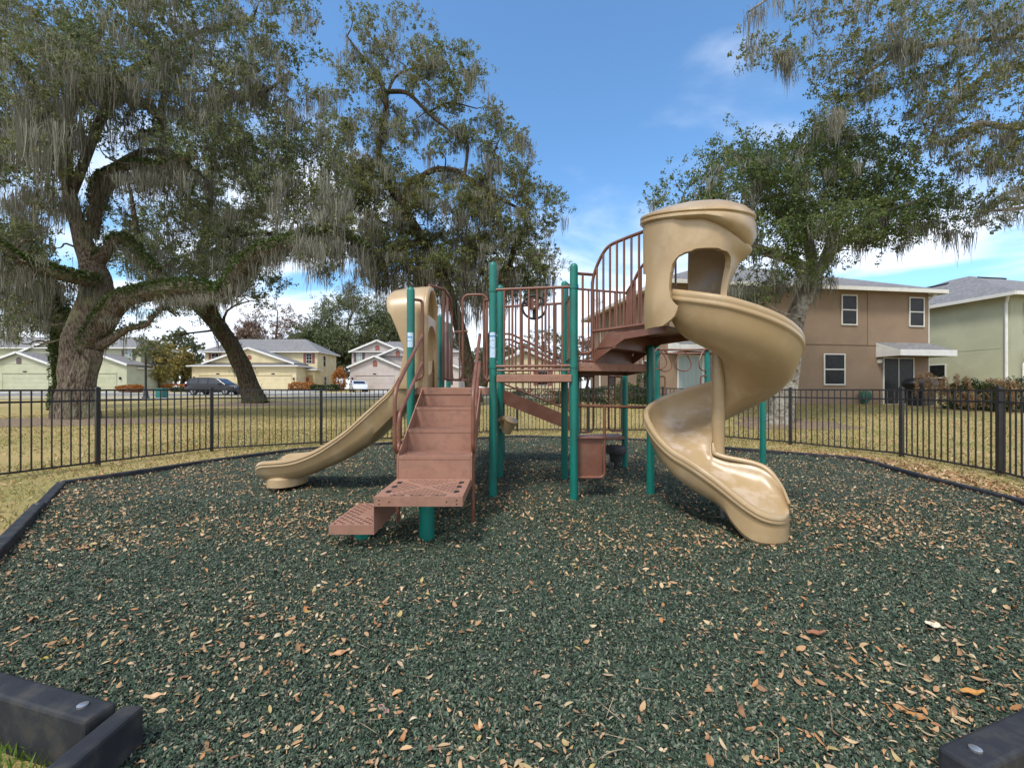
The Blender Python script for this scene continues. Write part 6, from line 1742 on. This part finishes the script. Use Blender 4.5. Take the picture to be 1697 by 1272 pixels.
# ------------------------------------------------------------------ tree line behind the houses
M['leaf_far'] = leafmat('far green leaves', [(0, (.05, .075, .03)), (.5, (.10, .13, .05)), (1, (.19, .20, .09))], .2)
M['leaf_red'] = leafmat('reddish bare twigs', [(0, (.15, .095, .075)), (.5, (.24, .15, .115)), (1, (.27, .21, .16))], .2)
M['leaf_gold'] = leafmat('golden autumn leaves', [(0, (.13, .16, .05)), (.35, (.30, .28, .07)), (.7, (.48, .38, .09)), (1, (.38, .22, .09))], .3)
def far_tree(px, pytop, pybase, wpx, Z, m, label, seed, name='background_tree', dens=1.0, group='trees beyond the houses', trunk=True, size=.34, moss=0):
    base = P(px, pybase, Z); t_ = Tree(name, base, label, bark='bark_dark', leaf=m, group=group, seed=seed)
    h = (pybase - pytop) / FPX * Z; w = wpx / FPX * Z / 2; g = t_.g
    t_.limb3([(base.x, base.y, base.z - .3, h * .028), (base.x + .1 * w * g.normal(), base.y, base.z + h * .3, h * .02), (base.x + .15 * w * g.normal(), base.y, base.z + h * .6, h * .013), (base.x + .1 * w * g.normal(), base.y, base.z + h * .92, h * .004)], n=8, sub=3)
    k = int(130 * dens); size = size * (Z / 90) if Z < 70 else size
    for _ in range(k):
        d = g.normal(0, 1, 3); d /= np.linalg.norm(d); d *= g.uniform(.3, 1) ** .45
        c = np.array([base.x + d[0] * w, base.y + d[1] * w * .6, base.z + h * (.58 + .40 * d[2])])
        t_.twig_to(c, .05 if size > .2 else .03, .12); t_.clump(c, w * .22, int(230 * max(dens, .8)), .8)
        if moss and g.uniform() < moss: t_.moss.append((c[None, :] + g.normal(0, w * .1, (2, 3)), g.uniform(1.0, 2.6, 2)))
    t_.finish(leaf_size=size, moss_per=10, moss_w=.06, moss_spread=.35)
FT_ = [(455, 503, 640, 120, 95, 'leaf_red', 'reddish bare-looking tree rising behind the cream duplex roof', .8), (415, 528, 640, 70, 88, 'leaf_red', 'lower brownish tree left of the reddish tree behind the cream duplex', .6),
       (520, 530, 645, 90, 92, 'leaf_far', 'dark green tree just right of the cream duplex roof', 1.0), (590, 482, 645, 150, 96, 'leaf_far', 'tallest green tree between the cream duplex and the mauve grey house', 1.4),
       (655, 500, 645, 120, 100, 'leaf_far', 'broad green tree behind the mauve grey house', 1.2), (555, 545, 648, 80, 84, 'leaf_far', 'low dark tree beside the right end of the cream duplex', 1.0),
       (720, 540, 648, 90, 92, 'leaf_far', 'green tree behind the wave slide hood', 1.0), (262, 562, 652, 66, 60, 'leaf_gold', 'golden autumn tree right of the black post lamp', .55), (298, 574, 652, 50, 66, 'leaf_gold', 'second golden tree, nearest the cream duplex', .5),
       (300, 545, 648, 70, 84, 'leaf_far', 'green tree behind the golden trees', .8), (225, 570, 650, 60, 92, 'leaf_far', 'small green tree behind the post lamp', .7), (820, 560, 650, 80, 84, 'leaf_far', 'green tree seen left of the middle deck post', .9),
       (905, 540, 650, 90, 92, 'leaf_far', 'sparse tree seen through the bars of the middle deck', .6), (970, 555, 650, 70, 84, 'leaf_red', 'brownish tree left of the tan duplex', .6), (20, 560, 648, 110, 92, 'leaf_far', 'dark green tree behind the light green duplex', 1.0),
       (150, 560, 648, 110, 96, 'leaf_far', 'green tree hidden behind the massive oak trunk', .8), (-60, 540, 648, 120, 92, 'leaf_far', 'green tree at the left edge beyond the light green duplex', .8)]
for k, (px, a_, b_, w_, Z, m_, lab, dn) in enumerate(FT_):
    far_tree(px, a_, b_, w_, Z, m_, lab, 100 + k, dens=dn, moss=.15 if m_ == 'leaf_far' else 0)

# ------------------------------------------------------------------ shrubs, hedges and plants
def shrub(name, c, w, d, h, m, label, seed, cat='shrub', group=None, n=900, size=.06, ground=None):
    g = np.random.default_rng(seed); c = Vector(c); o = empty(name, c, 0, label, cat, group)
    q = g.normal(0, 1, (n, 3)); q /= np.linalg.norm(q, axis=1, keepdims=True); q *= g.uniform(.55, 1, (n, 1)) ** .6
    q = np.sign(q) * np.abs(q) ** .75
    q *= (1 + .15 * np.sin(q[:, :1] * 5 + seed) + .1 * np.sin(q[:, 1:2] * 7))
    cs = np.array(c) + q * np.array([w / 2, d / 2, h / 2]) + [0, 0, h / 2]
    V, F = leaf_cards(cs, size, g, aspect=.6); np_mesh('foliage', V, F, M[m], o, origin=c)
    mb = MB()
    for k in range(6): mb.tube([c + Vector((g.normal(0, .04), g.normal(0, .04), -.05)), c + Vector((g.normal(0, w * .2), g.normal(0, d * .2), h * .8))], .012, 5)
    mb.build('stem', M['bark_dark'], o, origin=c)
M['hedge'] = leafmat('dark hedge leaves', [(0, (.014, .034, .008)), (.6, (.03, .06, .014)), (1, (.06, .09, .022))], .2)
M['hedge_l'] = leafmat('light hedge leaves', [(0, (.06, .09, .02)), (.6, (.11, .15, .035)), (1, (.17, .19, .06))], .25)
M['orange'] = leafmat('orange brown foliage', [(0, (.25, .09, .02)), (.5, (.42, .16, .035)), (1, (.48, .24, .07))], .3)
M['straw'] = leafmat('dead tan fronds', [(0, (.26, .15, .065)), (.45, (.44, .30, .15)), (.8, (.50, .38, .22)), (1, (.34, .17, .07))], .2)
def gpt(px, Z, dz=0): x = (px - 848.5) / FPX * Z; return (x, Z, terrf(x, Z) + dz)
def hz_(px, Z): x = (px - 848.5) / FPX * Z; return (x, Z, terrf(x, Z))
shrub('hedge', hz_(1020, 19.2), 4.6, .9, .82, 'hedge', 'clipped dark green hedge left of the tan duplex, seen under the upper deck', 1, 'hedge', n=9000, size=.07)
shrub('hedge', hz_(895, 24.0), 5.5, 1.0, .9, 'hedge', 'dark hedge seen through the bars below the middle deck', 2, 'hedge', n=7000, size=.08)
shrub('bush', hz_(1044, 21.0), 1.8, 1.2, 1.0, 'hedge_l', 'light green bush behind the clipped hedge', 3, n=2500, size=.08)
shrub('bush', hz_(1068, 18.3), .7, .6, 1.5, 'hedge', 'narrow dark shrub against the side wall of the tan duplex', 4, n=1500, size=.07)
for k, (px, Z, w_, d_, h_, m_, lab) in enumerate([(1600, 16.4, .9, .8, 1.15, 'hedge', 'dark green shrub left of the dead ferns, nearest the grill'), (1628, 16.2, 1.0, .8, 1.05, 'hedge_l', 'mid green shrub in the row of dead plants'), (1578, 16.6, .9, .7, .95, 'hedge', 'low dark shrub below the drooping dead frond'),
                                                  (1655, 15.8, 1.0, .8, 1.0, 'hedge', 'dark shrub under the tall rusty grasses'), (1697, 15.6, 1.0, .9, 1.3, 'hedge', 'dark green shrub at the right picture edge')]):
    shrub('bush', hz_(px, Z), w_, d_, h_, m_, lab, 20 + k, group='shrubs behind the right fence', n=2200, size=.07)
def fronds(c, n, h, w, label, seed, m='straw'):
    g = np.random.default_rng(seed); c = Vector(c); o = empty('dead_plant', c, 0, label, 'plant', 'dead brown plants behind the right fence'); pts = []
    mb = MB()
    for _ in range(n):
        a_ = g.uniform(0, 6.28); hh = h * g.uniform(.7, 1.1); ww = w * g.uniform(.4, 1)
        pl = [c, c + Vector((math.cos(a_) * ww * .25, math.sin(a_) * ww * .25, hh * .75)), c + Vector((math.cos(a_) * ww * .7, math.sin(a_) * ww * .7, hh)), c + Vector((math.cos(a_) * ww, math.sin(a_) * ww, hh * .72)), c + Vector((math.cos(a_) * ww * 1.05, math.sin(a_) * ww * 1.05, hh * .40))]
        C = catmull(pl, 6); mb.tube(C, .007, 4)
        for q in C[8:]:
            for _k in range(4): pts.append(np.array(q) + g.normal(0, .035, 3) - [0, 0, g.uniform(0, .10)])
    mb.build('stem', M['straw'], o, origin=c)
    V, F = leaf_cards(np.array(pts), .12, g, aspect=.22); np_mesh('fronds', V, F, M[m], o, origin=c)
for k, (px, Z, n_, h_, w_, lab) in enumerate([(1535, 17.0, 9, 1.35, .35, 'drooping dead brown frond plant right of the covered grill'), (1556, 16.6, 9, 1.15, .35, 'dead tan frond plant between the patio table and the dark shrub'), (1592, 16.3, 8, 1.25, .35, 'curled dead plant rising above the dark green shrub'),
                                              (1610, 15.9, 12, .75, .5, 'low spreading pile of dead fern fronds'), (1650, 16.0, 16, 1.15, .5, 'tall rusty dead grass clump left of the fence corner post'), (1672, 15.6, 16, 1.1, .5, 'rusty dead grass clump nearest the right picture edge')]):
    fronds(hz_(px, Z), n_, h_, w_, lab, 40 + k)
shrub('bush', hz_(500, 58.8), 3.4, 1.5, 1.25, 'orange', 'orange brown clipped shrub beside the red door of the cream duplex', 61, n=2500, size=.2)
shrub('hedge', hz_(540, 58.5), 4.0, 1.2, .9, 'hedge', 'green hedge at the right end of the cream duplex', 62, 'hedge', n=2500, size=.2)
shrub('bush', hz_(218, 52.5), 3.2, 1.4, .95, 'orange', 'orange brown low shrub in front of the light green duplex porch', 63, n=2500, size=.2)
shrub('bush', hz_(563, 60), 2.0, 1.6, 3.2, 'orange', 'small orange leaved tree left of the mauve grey house', 64, n=2500, size=.22)
shrub('hedge', hz_(290, 60), 5.0, 1.2, 1.0, 'orange', 'low orange brush under the golden trees', 65, 'hedge', n=2500, size=.2)
shrub('hedge', hz_(300, 55), 3.0, 1.0, .6, 'hedge', 'low green hedge just left of the minivan', 66, 'hedge', n=2000, size=.16)
